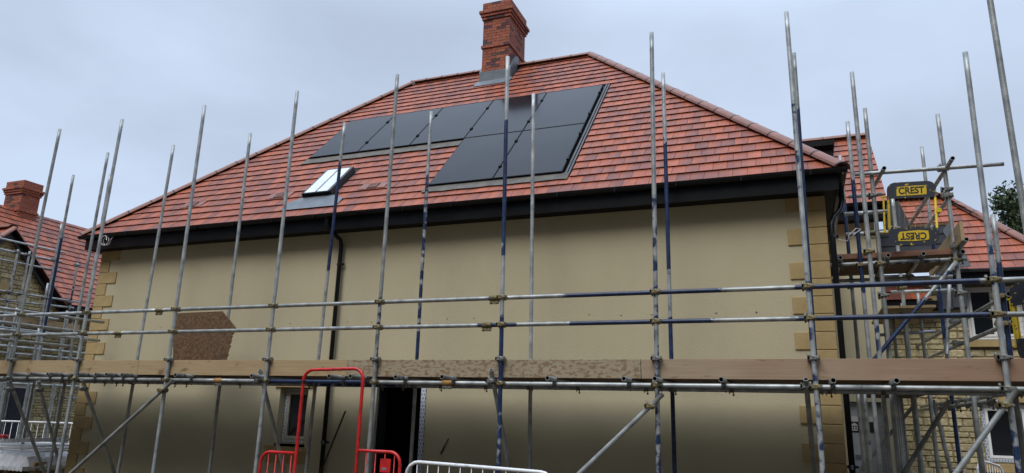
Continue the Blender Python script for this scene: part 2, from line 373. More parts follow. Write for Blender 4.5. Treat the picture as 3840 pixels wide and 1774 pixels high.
def brick_stack(parent, name, x0, x1, y0, y1, z0, z1, course=0.075, corb=(), seed=1):
    rnd = random.Random(seed); mb = MB(); mt = 0.0035
    z = z0; r = 0
    mb.box((x0+0.008, y0+0.008, z0), (x1-0.008, y1-0.008, z1-0.01), 'mortar')
    while z < z1-0.01:
        e = 0.0
        for (c0, c1, ee) in corb:
            if c0-0.001 <= z+course/2 < c1: e = ee
        X0, X1, Y0, Y1 = x0-e, x1+e, y0-e, y1+e
        if e > 0: mb.box((X0+0.01, Y0+0.01, z+0.003), (X1-0.01, Y1-0.01, z+course-0.003), 'mortar')
        def col():
            if rnd.random() < 0.15: return tuple(c*rnd.uniform(0.8, 1.3) for c in (0.11, 0.06, 0.06))
            k = rnd.uniform(0.85, 1.15); return (0.36*k, 0.115*k*rnd.uniform(0.9, 1.15), 0.07*k)
        for side in range(4):
            ln = (X1-X0) if side % 2 == 0 else (Y1-Y0)
            p = 0.0; first = True
            while p < ln-0.02:
                q = min(ln, p + (0.225 if not (first and (r+side) % 2) else 0.1125)); first = False
                if ln-q < 0.06: q = ln
                a, b_ = p+mt, q-mt
                if side == 0: lo, hi = (X0+a, Y0, z+mt), (X0+b_, Y0+0.06, z+course-mt)
                elif side == 2: lo, hi = (X0+a, Y1-0.06, z+mt), (X0+b_, Y1, z+course-mt)
                elif side == 1: lo, hi = (X1-0.06, Y0+a, z+mt), (X1-0.0004, Y0+b_, z+course-mt)
                else: lo, hi = (X0+0.0004, Y0+a, z+mt), (X0+0.06, Y0+b_, z+course-mt)
                mb.box(lo, hi, 'brick', tint=col())
                p = q
        z += course; r += 1
    mb.box((x0+0.05, y0+0.05, z1-0.03), (x1-0.05, y1-0.05, z1+0.005), 'mortar')
    return mb.build(name, parent, at=((x0+x1)/2, (y0+y1)/2, z0))
def wall_grid(mb, axis, pos, a0, a1, z0, z1, ops, depth, inward, mt):
    """Wall sheet on plane axis=pos with rectangular openings and reveals; inward = +1/-1 along that axis."""
    As = sorted({a0, a1, *[o[0] for o in ops], *[o[1] for o in ops]}); Zs = sorted({z0, z1, *[o[2] for o in ops], *[o[3] for o in ops]})
    P = (lambda a, d, z: (a, pos+d*inward, z)) if axis == 'Y' else (lambda a, d, z: (pos+d*inward, a, z))
    for i in range(len(As)-1):
        for j in range(len(Zs)-1):
            ca, cz = (As[i]+As[i+1])/2, (Zs[j]+Zs[j+1])/2
            if any(o[0] < ca < o[1] and o[2] < cz < o[3] for o in ops): continue
            for d in (0, depth):
                mb.face([P(As[i], d, Zs[j]), P(As[i+1], d, Zs[j]), P(As[i+1], d, Zs[j+1]), P(As[i], d, Zs[j+1])], mt)
    for (p, q, r_, s_) in ops:
        for (e0, e1) in (((p, r_), (p, s_)), ((q, r_), (q, s_)), ((p, r_), (q, r_)), ((p, s_), (q, s_))):
            mb.face([P(e0[0], 0, e0[1]), P(e1[0], 0, e1[1]), P(e1[0], depth, e1[1]), P(e0[0], depth, e0[1])], mt)
def stone_courses(mb, axis, pos, out, a0, a1, z0, z1, ops=(), limit=None, seed=3, ztop=None):
    rnd = random.Random(seed); z = z0
    while z < z1-0.03:
        h = rnd.choice((0.075, 0.1, 0.1, 0.14))
        zt = min(z+h, z1); a = a0-rnd.uniform(0, 0.2)
        while a < a1:
            w = rnd.uniform(0.13, 0.42); segs = [(max(a, a0), min(a+w, a1))]
            for (p, q, r_, s_) in ops:
                if zt > r_+0.02 and z < s_-0.02:
                    ns = []
                    for (x, y) in segs:
                        if y <= p or x >= q: ns.append((x, y)); continue
                        if x < p: ns.append((x, p))
                        if y > q: ns.append((q, y))
                    segs = ns
            for (x, y) in segs:
                if limit:
                    lo_, hi_ = limit(zt); x = max(x, lo_); y = min(y, hi_)
                if y-x < 0.05: continue
                k = rnd.uniform(0.75, 1.2); c = (0.50*k, 0.425*k*rnd.uniform(0.96, 1.03), 0.25*k)
                g = 0.006; dd = rnd.uniform(0.012, 0.03); i_ = 0.014
                bk = [(x+g, z+g), (y-g, z+g), (y-g, zt-g), (x+g, zt-g)]
                ft = [(x+g+i_*rnd.uniform(.5, 1.4), z+g+i_*rnd.uniform(.4, 1.2)), (y-g-i_*rnd.uniform(.5, 1.4), z+g+i_*rnd.uniform(.4, 1.2)), (y-g-i_*rnd.uniform(.5, 1.4), zt-g-i_*rnd.uniform(.3, 1)), (x+g+i_*rnd.uniform(.5, 1.4), zt-g-i_*rnd.uniform(.3, 1))]
                P = (lambda a_, d, z_: (a_, pos+out*d, z_)) if axis == 'Y' else (lambda a_, d, z_: (pos+out*d, a_, z_))
                F = [P(p, dd+rnd.uniform(-.004, .004), q) for p, q in ft]; B = [P(p, 0.0, q) for p, q in bk]
                mb.face(F, 'stone_block', tint=c)
                for i in range(4): mb.face([B[i], B[(i+1) % 4], F[(i+1) % 4], F[i]], 'stone_block', tint=c)
            a += w
        z = zt

def window(parent, x0, x1, z0, z1, y, lights=1, fm='upvc', tape=True, face=-1, axis='Y', fr=0.05, name='window'):
    """Framed window facing -Y (axis Y) or +X (axis X)."""
    if axis == 'Y': B = lambda a, b, d0, d1, z_0, z_1: ((a, y+d0, z_0), (b, y+d1, z_1))
    else: B = lambda a, b, d0, d1, z_0, z_1: ((y-d1, a, z_0), (y-d0, b, z_1))
    mb = MB(); at = (x0, y, z0) if axis == 'Y' else (y, x0, z0)
    def rect(a, b, c, d, w, d0, d1, m_):
        for (p, q, r_, s_) in ((a, b, c, c+w), (a, b, d-w, d), (a, a+w, c+w, d-w), (b-w, b, c+w, d-w)):
            lo, hi = B(p, q, d0, d1, r_, s_); mb.box(lo, hi, m_)
    rect(x0, x1, z0, z1, fr, 0, 0.07, fm)
    step = (x1-x0-2*fr)/lights
    for i in range(lights):
        a = x0+fr+i*step; rect(a+0.004, a+step-0.004, z0+fr+0.004, z1-fr-0.004, 0.045, -0.012, 0.05, fm)
    if tape:
        for (p, q, r_, s_) in ((x0+0.006, x1-0.006, z0+0.006, z0+fr-0.006), (x0+0.006, x0+fr-0.006, z0+fr, z1-0.02), (x1-fr+0.006, x1-0.006, z0+fr, z1-0.02)):
            lo, hi = B(p, q, -0.004, 0.0, r_, s_); mb.box(lo, hi, 'frame_tape')
    o = mb.build(name, parent, at=at)
    for i in range(lights):
        a = x0+fr+i*step; g = MB(); lo, hi = B(a+0.05, a+step-0.05, 0.02, 0.03, z0+fr+0.05, z1-fr-0.05); g.box(lo, hi, 'window_glass')
        p = g.build('pane', o); p.location = (-at[0], -at[1], -at[2])
    return o

# ------------------------------------------------------------------ ground
g = MB(); nx = 40
def gh(x, y):
    return GZ if abs(x) < 24 and -4 < y < 24 else GZ - 0.0
g.face([(-400, -400, GZ), (400, -400, GZ), (400, 600, GZ), (-400, 600, GZ)], 'earth')
go = g.build('ground'); go['kind'] = 'structure'

# ------------------------------------------------------------------ main house
TAN = math.tan(R(46)); C46, S46 = math.cos(R(46)), math.sin(R(46))
EX0, EX1, EY, EZ = -12.80, 0.70, 9.45, 5.169      # tile edge at the eaves
HD = 4.5; RZ = EZ+HD*TAN; BY = EY+2*HD
WX0, WX1, WY, WYB, SOF = -12.6, 0.47, 9.8, 18.1, 4.93
house = thing('rendered_house', 'long cream rendered house with red hipped tile roof, solar panels and tall brick chimney', 'house', (-6, 14, GZ))
hinv = T(6, -14, -GZ)
class HP:                       # parts are modelled in world metres, parented to the house empty
    pass
def hb(mb, name, parent=None, at=None, bevel=0, label=None):
    o = mb.build(name, parent or house, at=None, bevel=bevel)
    base = house.location if (parent is None) else Vector(wloc[parent.name])
    if at is None: at = (0, 0, 0)
    at = Vector(at)
    if at.length:
        o.data.transform(Matrix.Translation(-at))
    o.location = at-base; wloc[o.name] = tuple(at)
    if label: o['label'] = label
    return o
wloc = {}
def rel(o, parent_world): o.location = Vector(o.location)-Vector(parent_world); return o

wl = MB()
DOOR = (-6.13, -5.24, GZ, 2.46); WIN = (-7.96, -7.40, 1.48, 2.36)
wall_grid(wl, 'Y', WY, WX0, WX1, GZ, 5.0, [DOOR, WIN], 0.30, 1, 'render_coat')
wall_grid(wl, 'X', WX0, WY, WYB, GZ, 5.0, [], 0.3, 1, 'render_coat'); wall_grid(wl, 'X', WX1, WY, WYB, GZ, 5.0, [], 0.3, -1, 'render_coat')
wall_grid(wl, 'Y', WYB, WX0, WX1, GZ, 5.0, [], 0.3, -1, 'render_coat')
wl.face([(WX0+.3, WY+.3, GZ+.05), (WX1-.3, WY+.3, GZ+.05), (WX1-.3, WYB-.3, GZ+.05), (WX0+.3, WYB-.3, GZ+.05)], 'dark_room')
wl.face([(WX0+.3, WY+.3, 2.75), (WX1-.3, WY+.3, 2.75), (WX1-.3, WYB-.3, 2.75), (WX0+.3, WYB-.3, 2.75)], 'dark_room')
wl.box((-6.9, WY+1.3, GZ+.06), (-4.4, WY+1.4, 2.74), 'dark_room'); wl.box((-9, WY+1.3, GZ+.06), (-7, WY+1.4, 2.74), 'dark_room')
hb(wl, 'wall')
# anchor marks left in the render: little pimples of filler
for x, z in ((-10.81, 3.41), (-9.5, 3.42), (-7.9, 3.42), (-6.76, 3.43), (-6.3, 3.41), (-4.95, 3.43), (-4.5, 3.43), (-3.56, 3.43), (-2.7, 3.44), (-2.24, 3.42), (-1.81, 3.42), (-0.95, 3.42)):
    q = MB(); n = 8; r_ = random.uniform(0.010, 0.017)
    ring = [(x+r_*math.cos(2*math.pi*i/n)*random.uniform(.7, 1.3), WY-0.001, z+r_*math.sin(2*math.pi*i/n)*random.uniform(.7, 1.3)) for i in range(n)]
    tip = (x, WY-0.014, z+0.004)
    for i in range(n): q.face([ring[i], ring[(i+1) % n], tip], 'upvc_dusty')
    hb(q, 'wall_plug', at=(x, WY, z))
q = MB(); q.tube((-0.44, WY-0.003, 3.41), (-0.44, WY-0.001, 3.41), r=0.011, mat='dark_room', hollow=False); hb(q, 'drill_hole', at=(-0.44, WY, 3.41))
# quoins
for i in range(18):
    zt = 4.73-0.2265*i+0.0
    if zt < GZ+0.2: break
    long = (i % 2 == 1)
    for sgn, xe in ((1, WX0), (-1, WX1)):
        w_ = 0.465 if (long if True else 0) else 0.235
        jt = 0.004; q = MB()
        if i == 0 and sgn > 0: w_ = 0.235
        x0, x1 = (xe-0.018, xe+w_) if sgn > 0 else (xe-w_, xe+0.018)
        q.box((x0, WY-0.019, zt-0.2265+jt), (x1, WY+0.2, zt-jt), 'quoin_stone')
        hb(q, 'quoin', at=(xe, WY, zt-0.22), bevel=0.006)
for xe, sgn in ((WX0, 1), (WX1, -1)):
    q = MB(); x0, x1 = (xe-0.018, xe+0.465) if sgn > 0 else (xe-0.465, xe+0.018)
    q.box((x0, WY-0.019, 4.734), (x1, WY+0.2, 4.926), 'quoin_stone'); hb(q, 'quoin', at=(xe, WY, 4.73), bevel=0.006)

# roof: four tiled slopes
HOLES = [(-8.98, -3.00, 2.30, 4.45), (-5.47, -3.00, 0.47, 2.5), (-8.02, -7.33, 0.50, 1.72), (-8.22, -7.05, 0.25, 0.5), (-6.33, -5.47, 5.55, 6.6)]
rf = MB(); SL = HD/C46
hl = [(h[0]-EX0, h[1]-EX0, h[2], h[3]) for h in HOLES]
Lx = EX1-EX0; Ly = BY-EY
tiles(rf, (EX0, EY, EZ), (1, 0, 0), (0, C46, S46), [(0, 0), (Lx, 0), (Lx-HD, SL), (HD, SL)], holes=hl)
tiles(rf, (EX1, EY, EZ), (0, 1, 0), (-C46, 0, S46), [(0, 0), (Ly, 0), (HD, SL)])
tiles(rf, (EX0, BY, EZ), (0, -1, 0), (C46, 0, S46), [(0, 0), (Ly, 0), (HD, SL)])
tiles(rf, (EX1, BY, EZ), (-1, 0, 0), (0, -C46, S46), [(0, 0), (Lx, 0), (Lx-HD, SL), (HD, SL)], gauge=0.2442)
roof = hb(rf, 'roof', at=(EX0, EY, EZ))
RW = (EX0, EY, EZ)
def sp(u, v, h=0.0):            # point on the front slope: world x, distance up the slope, height off it
    return Vector((u, EY+C46*v-S46*h, EZ+S46*v+C46*h))

# ridge and hip tiles: one half round cap copied along the lines
cp = MB(); n = 9; ln = 0.455; r0 = 0.118
def capring(x, r): return [(x, r*math.sin(a), r*math.cos(a)*0.72-0.045) for a in [R(-88+176*i/(n-1)) for i in range(n)]]
A, B = capring(0, r0), capring(ln-0.006, r0*1.03)
for i in range(n-1): cp.face([A[i], A[i+1], B[i+1], B[i]], 'ridge_clay', True)
A2, B2 = capring(0.0, r0-0.016), capring(ln-0.006, r0-0.014)
for i in range(n-1):
    cp.face([A2[i], A2[i+1], B2[i+1], B2[i]], 'ridge_clay', True); cp.face([A[i], A[i+1], A2[i+1], A2[i]], 'ridge_clay'); cp.face([B[i], B[i+1], B2[i+1], B2[i]], 'ridge_clay')
A3, B3, C3 = capring(-0.010, r0+0.007), capring(0.010, r0+0.008), capring(0.010, r0-0.002)
for i in range(n-1):
    cp.face([A3[i], A3[i+1], B3[i+1], B3[i]], 'black_plastic', True); cp.face([A3[i], A3[i+1], A[i+1], A[i]], 'black_plastic'); cp.face([B3[i], B3[i+1], C3[i+1], C3[i]], 'black_plastic')
cap0 = None
def cap_line(parent, pw, p0, p1, name, lift=0.045):
    global cap0
    p0, p1 = Vector(p0), Vector(p1); d = p1-p0; k = max(1, round(d.length/ln)); d.normalize(); st = (p1-p0).length/k
    y = Vector((0, 0, 1)).cross(d).normalized(); z = d.cross(y)
    for i in range(k):
        c = p0+d*(st*i)+z*lift
        Mx = Matrix((d*(st/ln), y, z)).transposed().to_4x4(); Mx.translation = c-Vector(pw)
        if cap0 is None:
            cap0 = cp.build(name, parent); cap0.matrix_local = Mx
        else:
            o = cap0.copy(); o.name = name; COL.objects.link(o); o.parent = parent; o.matrix_local = Mx
RXL, RXR, RY = EX0+HD, EX1-HD, EY+HD
cap_line(roof, RW, (EX1+0.0, EY-0.0, EZ+0.0), (RXR, RY, RZ), 'hip_tile')
cap_line(roof, RW, (EX0, EY, EZ), (RXL, RY, RZ), 'hip_tile')
cap_line(roof, RW, (EX1, BY, EZ), (RXR, RY, RZ), 'hip_tile'); cap_line(roof, RW, (EX0, BY, EZ), (RXL, RY, RZ), 'hip_tile')
cap_line(roof, RW, (RXL, RY, RZ), (-6.22, RY, RZ), 'ridge_tile'); cap_line(roof, RW, (-5.58, RY, RZ), (RXR, RY, RZ), 'ridge_tile')

# eaves: soffit, fascia, gutters
sf = MB(); fy = 9.52; fx0, fx1, fyb = EX0+0.07, EX1-0.07, BY-0.07
for (a, b) in (((fx0, fy), (fx1, WY-0.001)), ((fx0, WYB+0.001), (fx1, fyb)), ((fx0, WY), (WX0-0.02, WYB)), ((WX1+0.02, WY), (fx1, WYB))):
    sf.box((a[0], a[1], SOF), (b[0], b[1], SOF+0.012), 'black_soffit')
hb(sf, 'soffit')
fa = MB()
fa.box((fx0-0.02, fy-0.022, SOF-0.02), (fx1+0.02, fy-0.001, EZ-0.03), 'black_plastic'); fa.box((fx0-0.02, fyb+0.001, SOF-0.02), (fx1+0.02, fyb+0.022, EZ-0.03), 'black_plastic')
fa.box((fx0-0.022, fy, SOF-0.02), (fx0-0.001, fyb, EZ-0.03), 'black_plastic'); fa.box((fx1+0.001, fy, SOF-0.02), (fx1+0.022, fyb, EZ-0.03), 'black_plastic')
hb(fa, 'fascia')
gp = [(0.115*(0.5-0.5*math.cos(R(a))), -0.058*math.sin(R(a))) for a in range(0, 181, 20)]
gp = gp+[(a*0.93+0.004, b*0.9) for a, b in gp[::-1]]
gy = fy-0.023; gz = EZ-0.005
for (p0, p1, side) in (((fx0-0.13, gy, gz), (fx1+0.13, gy, gz), (0, -1, 0)), ((fx1+0.023, gy, gz-.001), (fx1+0.023, fyb+.1, gz-.001), (1, 0, 0)), ((fx0-0.023, gy, gz-.001), (fx0-0.023, fyb+.1, gz-.001), (-1, 0, 0))):
    q = MB(); q.sweep(gp, p0, p1, 'black_plastic', side, smooth=True, close=True)
    gt = hb(q, 'gutter')
    if side == (0, -1, 0):
        for x in [fx0+0.3+0.85*i for i in range(16)]:
            k = MB(); k.box((x, gy-0.122, gz-0.064), (x+0.022, gy-0.001, gz-0.059), 'black_plastic'); k.box((x, gy-0.122, gz-0.06), (x+0.022, gy-0.117, gz+0.006), 'black_plastic')
            hb(k, 'gutter_bracket', gt)
        for x in (-9.9, -6.9, -3.9, -0.9):
            k = MB(); k.sweep([(a*1.06-0.003, b*1.09-0.001) for a, b in gp[:10]], (x, gy, gz), (x+0.09, gy, gz), 'black_plastic', side, smooth=True); hb(k, 'gutter_union', gt)
# downpipes
def downpipe(x, ytop, corner=False):
    q = MB()
    if not corner:
        pts = [(x-0.10, gy-0.06, gz-0.06), (x-0.10, gy-0.06, gz-0.14), (x-0.08, gy-0.03, gz-0.24), (x, WY-0.09, SOF-0.14), (x+0.015, WY-0.075, SOF-0.24), (x+0.015, WY-0.075, 4.2), (x+0.015, WY-0.075, GZ+0.1)]
    else:
        pts = [(fx1+0.08, WY+0.25, gz-0.05), (fx1+0.08, WY+0.25, gz-0.25), (fx1+0.04, WY+0.21, SOF-0.16), (WX1+0.10, WY+0.03, SOF-0.30), (WX1+0.075, WY+0.0, SOF-0.40), (WX1+0.075, WY, 4.2), (WX1+0.075, WY, GZ+0.1)]
    q.path(pts, 0.036, 'black_plastic', n=12)
    for z in (4.35, 2.75, 1.5):
        cx, cy, _ = pts[-1]; q.tube((cx, cy, z), (cx, cy, z+0.05), r=0.042, mat='black_plastic', hollow=False); q.box((cx-0.07, cy+0.02, z+0.01), (cx+0.075, cy+0.04, z+0.04), 'black_plastic')
    return hb(q, 'downpipe', at=(pts[-1][0], pts[-1][1], GZ))
downpipe(-6.98, 0); downpipe(0, 0, True)

# in-roof solar panels
cols = [-8.905+1.155*i for i in range(6)]
def solar(u0, u1, v0, v1):
    q = MB(); P = lambda u, v, h: sp(u, v, h); f = 0.012; g_ = 0.006
    c = [(u0+g_, v0+g_), (u1-g_, v0+g_), (u1-g_, v1-g_), (u0+g_, v1-g_)]
    q.prism([P(a, b, 0.02) for a, b in c], 'panel_frame', sp(0, 0, 0.045)-sp(0, 0, 0.0))
    o = hb(q, 'solar_panel', at=sp(u0, v0))
    k = MB(); c = [(u0+g_+f, v0+g_+f), (u1-g_-f, v0+g_+f), (u1-g_-f, v1-g_-f), (u0+g_+f, v1-g_-f)]
    k.prism([P(a, b, 0.0655) for a, b in c], 'panel_glass', sp(0, 0, 0.0015)-sp(0, 0, 0)); hb(k, 'glass', o, at=sp(u0, v0))
    for vv in (v0+0.42, v1-0.42):
        k = MB(); k.prism([P(u1-0.022, vv-0.035, 0.066), P(u1+0.018, vv-0.035, 0.066), P(u1+0.018, vv+0.035, 0.066), P(u1-0.022, vv+0.035, 0.066)], 'panel_frame', sp(0, 0, 0.022)-sp(0, 0, 0)); hb(k, 'clamp', o, at=sp(u1, vv))
    return o
for i in range(5): solar(cols[i], cols[i+1], 2.425, 4.275)
for i in (3, 4): solar(cols[i], cols[i+1], 0.60, 2.415)
q = MB(); q.prism([sp(-8.98, 2.30, -0.006), sp(-3.0, 2.30, -0.006), sp(-3.0, 4.45, -0.006), sp(-8.98, 4.45, -0.006)], 'panel_frame', sp(0, 0, 0.012)-sp(0, 0, 0))
q.prism([sp(-5.47, 0.47, -0.006), sp(-3.0, 0.47, -0.006), sp(-3.0, 2.299, -0.006), sp(-5.47, 2.299, -0.006)], 'panel_frame', sp(0, 0, 0.012)-sp(0, 0, 0))
hb(q, 'panel_tray')
dN = sp(0, 0, 0.010)-sp(0, 0, 0)
for (a, b, c, d) in ((-8.98, -5.48, 2.19, 2.43), (-5.50, -3.02, 0.40, 0.62)):    # lead aprons under the panels
    q = MB(); k = 14
    for i in range(k):
        x0, x1 = a+(b-a)*i/k, a+(b-a)*(i+1)/k; j0, j1 = 0.010*math.sin(i*2.1), 0.010*math.sin((i+1)*2.1)
        q.prism([sp(x0, c+j0, 0.030), sp(x1, c+j1, 0.030), sp(x1, d, 0.020), sp(x0, d, 0.020)], 'lead_soft', dN)
    hb(q, 'panel_apron')
q = MB()                                                              # right-hand side flashing with ribs
for (u, w_) in ((-3.095, 0.03), (-3.045, 0.028)): q.prism([sp(u, 0.55, 0.0), sp(u+w_, 0.55, 0.0), sp(u+w_, 4.35, 0.0), sp(u, 4.35, 0.0)], 'grey_trim', sp(0, 0, 0.038)-sp(0, 0, 0))
hb(q, 'side_flashing')

# roof light
sk = MB(); u0, u1, v0, v1 = -7.98, -7.40, 0.66, 1.62
up_ = sp(0, 0, 0.11)-sp(0, 0, 0)
for (a, b, c, d) in ((u0, u1, v0, v0+0.05), (u0, u1, v1-0.05, v1), (u0, u0+0.045, v0+0.05, v1-0.05), (u1-0.045, u1, v0+0.05, v1-0.05), ((u0+u1)/2-0.016, (u0+u1)/2+0.016, v0+0.05, v1-0.05)):
    sk.prism([sp(a, c, 0), sp(b, c, 0), sp(b, d, 0), sp(a, d, 0)], 'grey_trim' if c > v0 else 'panel_frame', up_)
sky_o = hb(sk, 'roof_light', at=sp(u0, v0))
for a, b in ((u0+0.046, (u0+u1)/2-0.017), ((u0+u1)/2+0.017, u1-0.046)):
    k = MB(); k.prism([sp(a, v0+0.03, 0.106), sp(b, v0+0.03, 0.106), sp(b, v1-0.051, 0.106), sp(a, v1-0.051, 0.106)], 'film_and_sky_glare', sp(0, 0, 0.008)-sp(0, 0, 0)); hb(k, 'pane', sky_o, at=sp(a, v0))
k = MB()
for (a, b, c, d) in ((-8.02, -7.33, 1.62, 1.74), (-8.03, -7.981, 0.5, 1.62), (-7.399, -7.33, 0.66, 1.62)): k.prism([sp(a, c, 0.0), sp(b, c, 0.0), sp(b, d, 0), sp(a, d, 0)], 'panel_frame', sp(0, 0, 0.02)-sp(0, 0, 0))
hb(k, 'flashing', sky_o, at=sp(u0, v0))
k = MB(); k.prism([sp(-8.22, 0.245, 0.026), sp(-7.05, 0.245, 0.026), sp(-7.05, 0.50, 0.026), sp(-7.33, 0.66, 0.024), sp(-8.02, 0.66, 0.024), sp(-8.22, 0.5, 0.026)], 'lead', dN); hb(k, 'apron', sky_o, at=sp(u0, v0))
# vent tiles
for (u, v) in ((-6.62, 0.86), (-8.62, 0.86), (-10.69, 0.86)):
    k = MB(); k.prism([sp(u-0.26, v-0.10, 0.018), sp(u+0.26, v-0.10, 0.018), sp(u+0.26, v+0.11, 0.010), sp(u-0.26, v+0.11, 0.010)], 'ridge_clay', sp(0, 0, 0.02)-sp(0, 0, 0))
    k.prism([sp(u-0.10, v-0.085, 0.03), sp(u+0.10, v-0.085, 0.03), sp(u+0.10, v+0.075, 0.03), sp(u-0.10, v+0.075, 0.03)], 'roof_underlay', sp(0, 0, 0.012)-sp(0, 0, 0))
    for i in range(6):
        a = u-0.095+0.034*i; k.prism([sp(a, v-0.08, 0.04), sp(a+0.017, v-0.08, 0.04), sp(a+0.017, v+0.07, 0.04), sp(a, v+0.07, 0.04)], 'ridge_clay', sp(0, 0, 0.009)-sp(0, 0, 0))
    hb(k, 'vent_tile', roof, at=sp(u, v))
# chimney
CX0, CX1, CY0, CY1 = -6.23, -5.57, 13.42, 14.40
ch = brick_stack(None, 'chimney', CX0, CX1, CY0, CY1, 9.20, 11.30, course=0.0725, seed=5,
    corb=((10.143, 10.215, 0.028), (10.868, 10.94, 0.03), (10.94, 11.013, 0.055), (11.013, 11.086, 0.085), (11.086, 11.30, 0.022)))
ch.parent = house; chw = Vector(ch.location); ch.location = chw-house.location; wloc[ch.name] = tuple(chw)
k = MB(); k.box((CX0-0.012, CY0-0.014, 9.20), (CX1+0.012, CY0-0.001, 9.555), 'lead'); hb(k, 'front_flashing', ch, at=(CX0, CY0, 9.2))
k = MB(); vb = (CY0-EY)/C46; k.prism([sp(CX0-0.10, vb-0.26, 0.028), sp(CX1+0.10, vb-0.26, 0.028), sp(CX1+0.10, vb+0.05, 0.03), sp(CX0-0.10, vb+0.05, 0.03)], 'lead', dN); hb(k, 'apron', ch, at=(CX0, CY0, 9.2))
for x, d in ((CX1, 1), (CX0, -1)):
    k = MB(); pts = [(x+d*0.001, CY0-0.01, 9.18), (x+d*0.001, CY0-0.01, 9.56), (x+d*0.001, RY-0.25, 9.98), (x+d*0.001, RY-0.06, 10.06), (x+d*0.001, RY, 9.86)]
    k.prism(pts, 'lead', (d*0.05, 0, 0)); hb(k, 'side_flashing', ch, at=(x, CY0, 9.2))

# window and doorway of the front wall
wn = window(house, WIN[0]+0.01, WIN[1]-0.01, WIN[2]+0.01, WIN[3]-0.01, WY+0.14, fm='upvc_dusty'); wloc[wn.name] = tuple(wn.location); wn.location = wn.location-house.location
k = MB(); k.box((-8.06, WY-0.03, 2.365), (-7.31, WY+0.12, 2.41), 'quoin_stone'); hb(k, 'lintel')
k = MB(); k.box((-8.12, WY-0.06, 1.36), (-7.28, WY+0.13, 1.425), 'quoin_stone'); k.box((-7.98, WY+0.0, 1.427), (-7.38, WY+0.13, 1.475), 'upvc_dusty'); k.box((-8.10, WY-0.02, 1.17), (-7.30, WY-0.001, 1.355), 'quoin_stone'); hb(k, 'window_sill')
k = MB(); k.box((-5.325, WY-0.012, GZ), (-5.245, WY+0.10, 2.45), 'frame_tape'); k.box((-5.345, WY+0.1, GZ), (-5.245, WY+0.16, 2.45), 'upvc_dusty')
k.box((-6.125, WY-0.01, GZ), (-6.105, WY+0.05, 2.45), 'upvc_dusty'); k.box((-6.128, WY+0.051, GZ), (-6.09, WY+0.29, 2.45), 'print_black'); hb(k, 'door_frame')

# dangling cables at the two ends of the eaves
k = MB(); c0 = Vector((-12.13, 9.40, 5.04)); pts = []
for i in range(26):
    a = 2*math.pi*i/13; pts.append(c0+Vector((0.085*math.cos(a)+0.012*i/13, -0.02+0.003*i, 0.10*math.sin(a)*(1-0.01*i)-0.01)))
pts += [c0+Vector((0.14, 0.02, 0.0)), c0+Vector((0.17, 0.06, 0.10))]
k.path(pts, 0.008, 'cable', n=6); tag(k.build('cable'), 'coil of white cable hanging under the left end of the eaves', 'cable')
k = MB(); k.path([(0.55, 9.86, 4.42), (0.62, 9.84, 4.33), (0.72, 9.80, 4.30), (0.74, 9.8, 4.38), (0.83, 9.8, 4.46), (0.88, 9.78, 4.44), (0.80, 9.78, 4.38), (0.76, 9.78, 4.31)], 0.006, 'cable', n=6)
tag(k.build('cable'), 'white cable tail sticking out beside the corner downpipe', 'cable')

# things on and against the wall
k = MB(); pl = [(-9.685, 3.519), (-8.637, 3.528), (-8.374, 3.317), (-8.26, 3.224), (-8.349, 3.212)]
z = 3.212; x = -8.335
while z > 2.76: pl.append((x+random.uniform(-0.022, 0.02), z)); z -= random.uniform(0.012, 0.03); x -= 0.0006
pl += [(-8.36, 2.55), (-9.40, 2.50)]
k.prism([(a, 9.00-(2.5-b)*-0.06*0-0.03*(3.52-b)*0-0.10*(3.52-b), b) for a, b in pl], 'ply', (0, 0.018, 0), side='ply_edge')
tag(k.build('plywood_sheet'), 'dark brown plywood offcut with torn edge leaning on the scaffold deck', 'plywood')
k = MB(); k.tube((-6.62, WY-0.06, 2.01), (-6.98, WY-0.42, GZ), r=0.014, mat='bark', hollow=False); tag(k.build('wooden_pole'), 'thin dark wooden pole leaning on the wall beside the doorway', 'pole')
k = MB(); k.path([(-4.83, WY-0.006, 1.66), (-4.86, WY-0.01, 1.60), (-4.885, WY-0.012, 1.55)], 0.006, 'print_black', n=6); k.prism([(-4.875, WY-0.008, 1.56), (-4.90, WY-0.008, 1.555), (-4.955, WY-0.008, 1.44), (-4.93, WY-0.008, 1.43)], 'bark', (0, 0.006, 0))
tag(k.build('trowel'), 'small dark pointed tool hanging on the lower wall right of the doorway', 'tool')

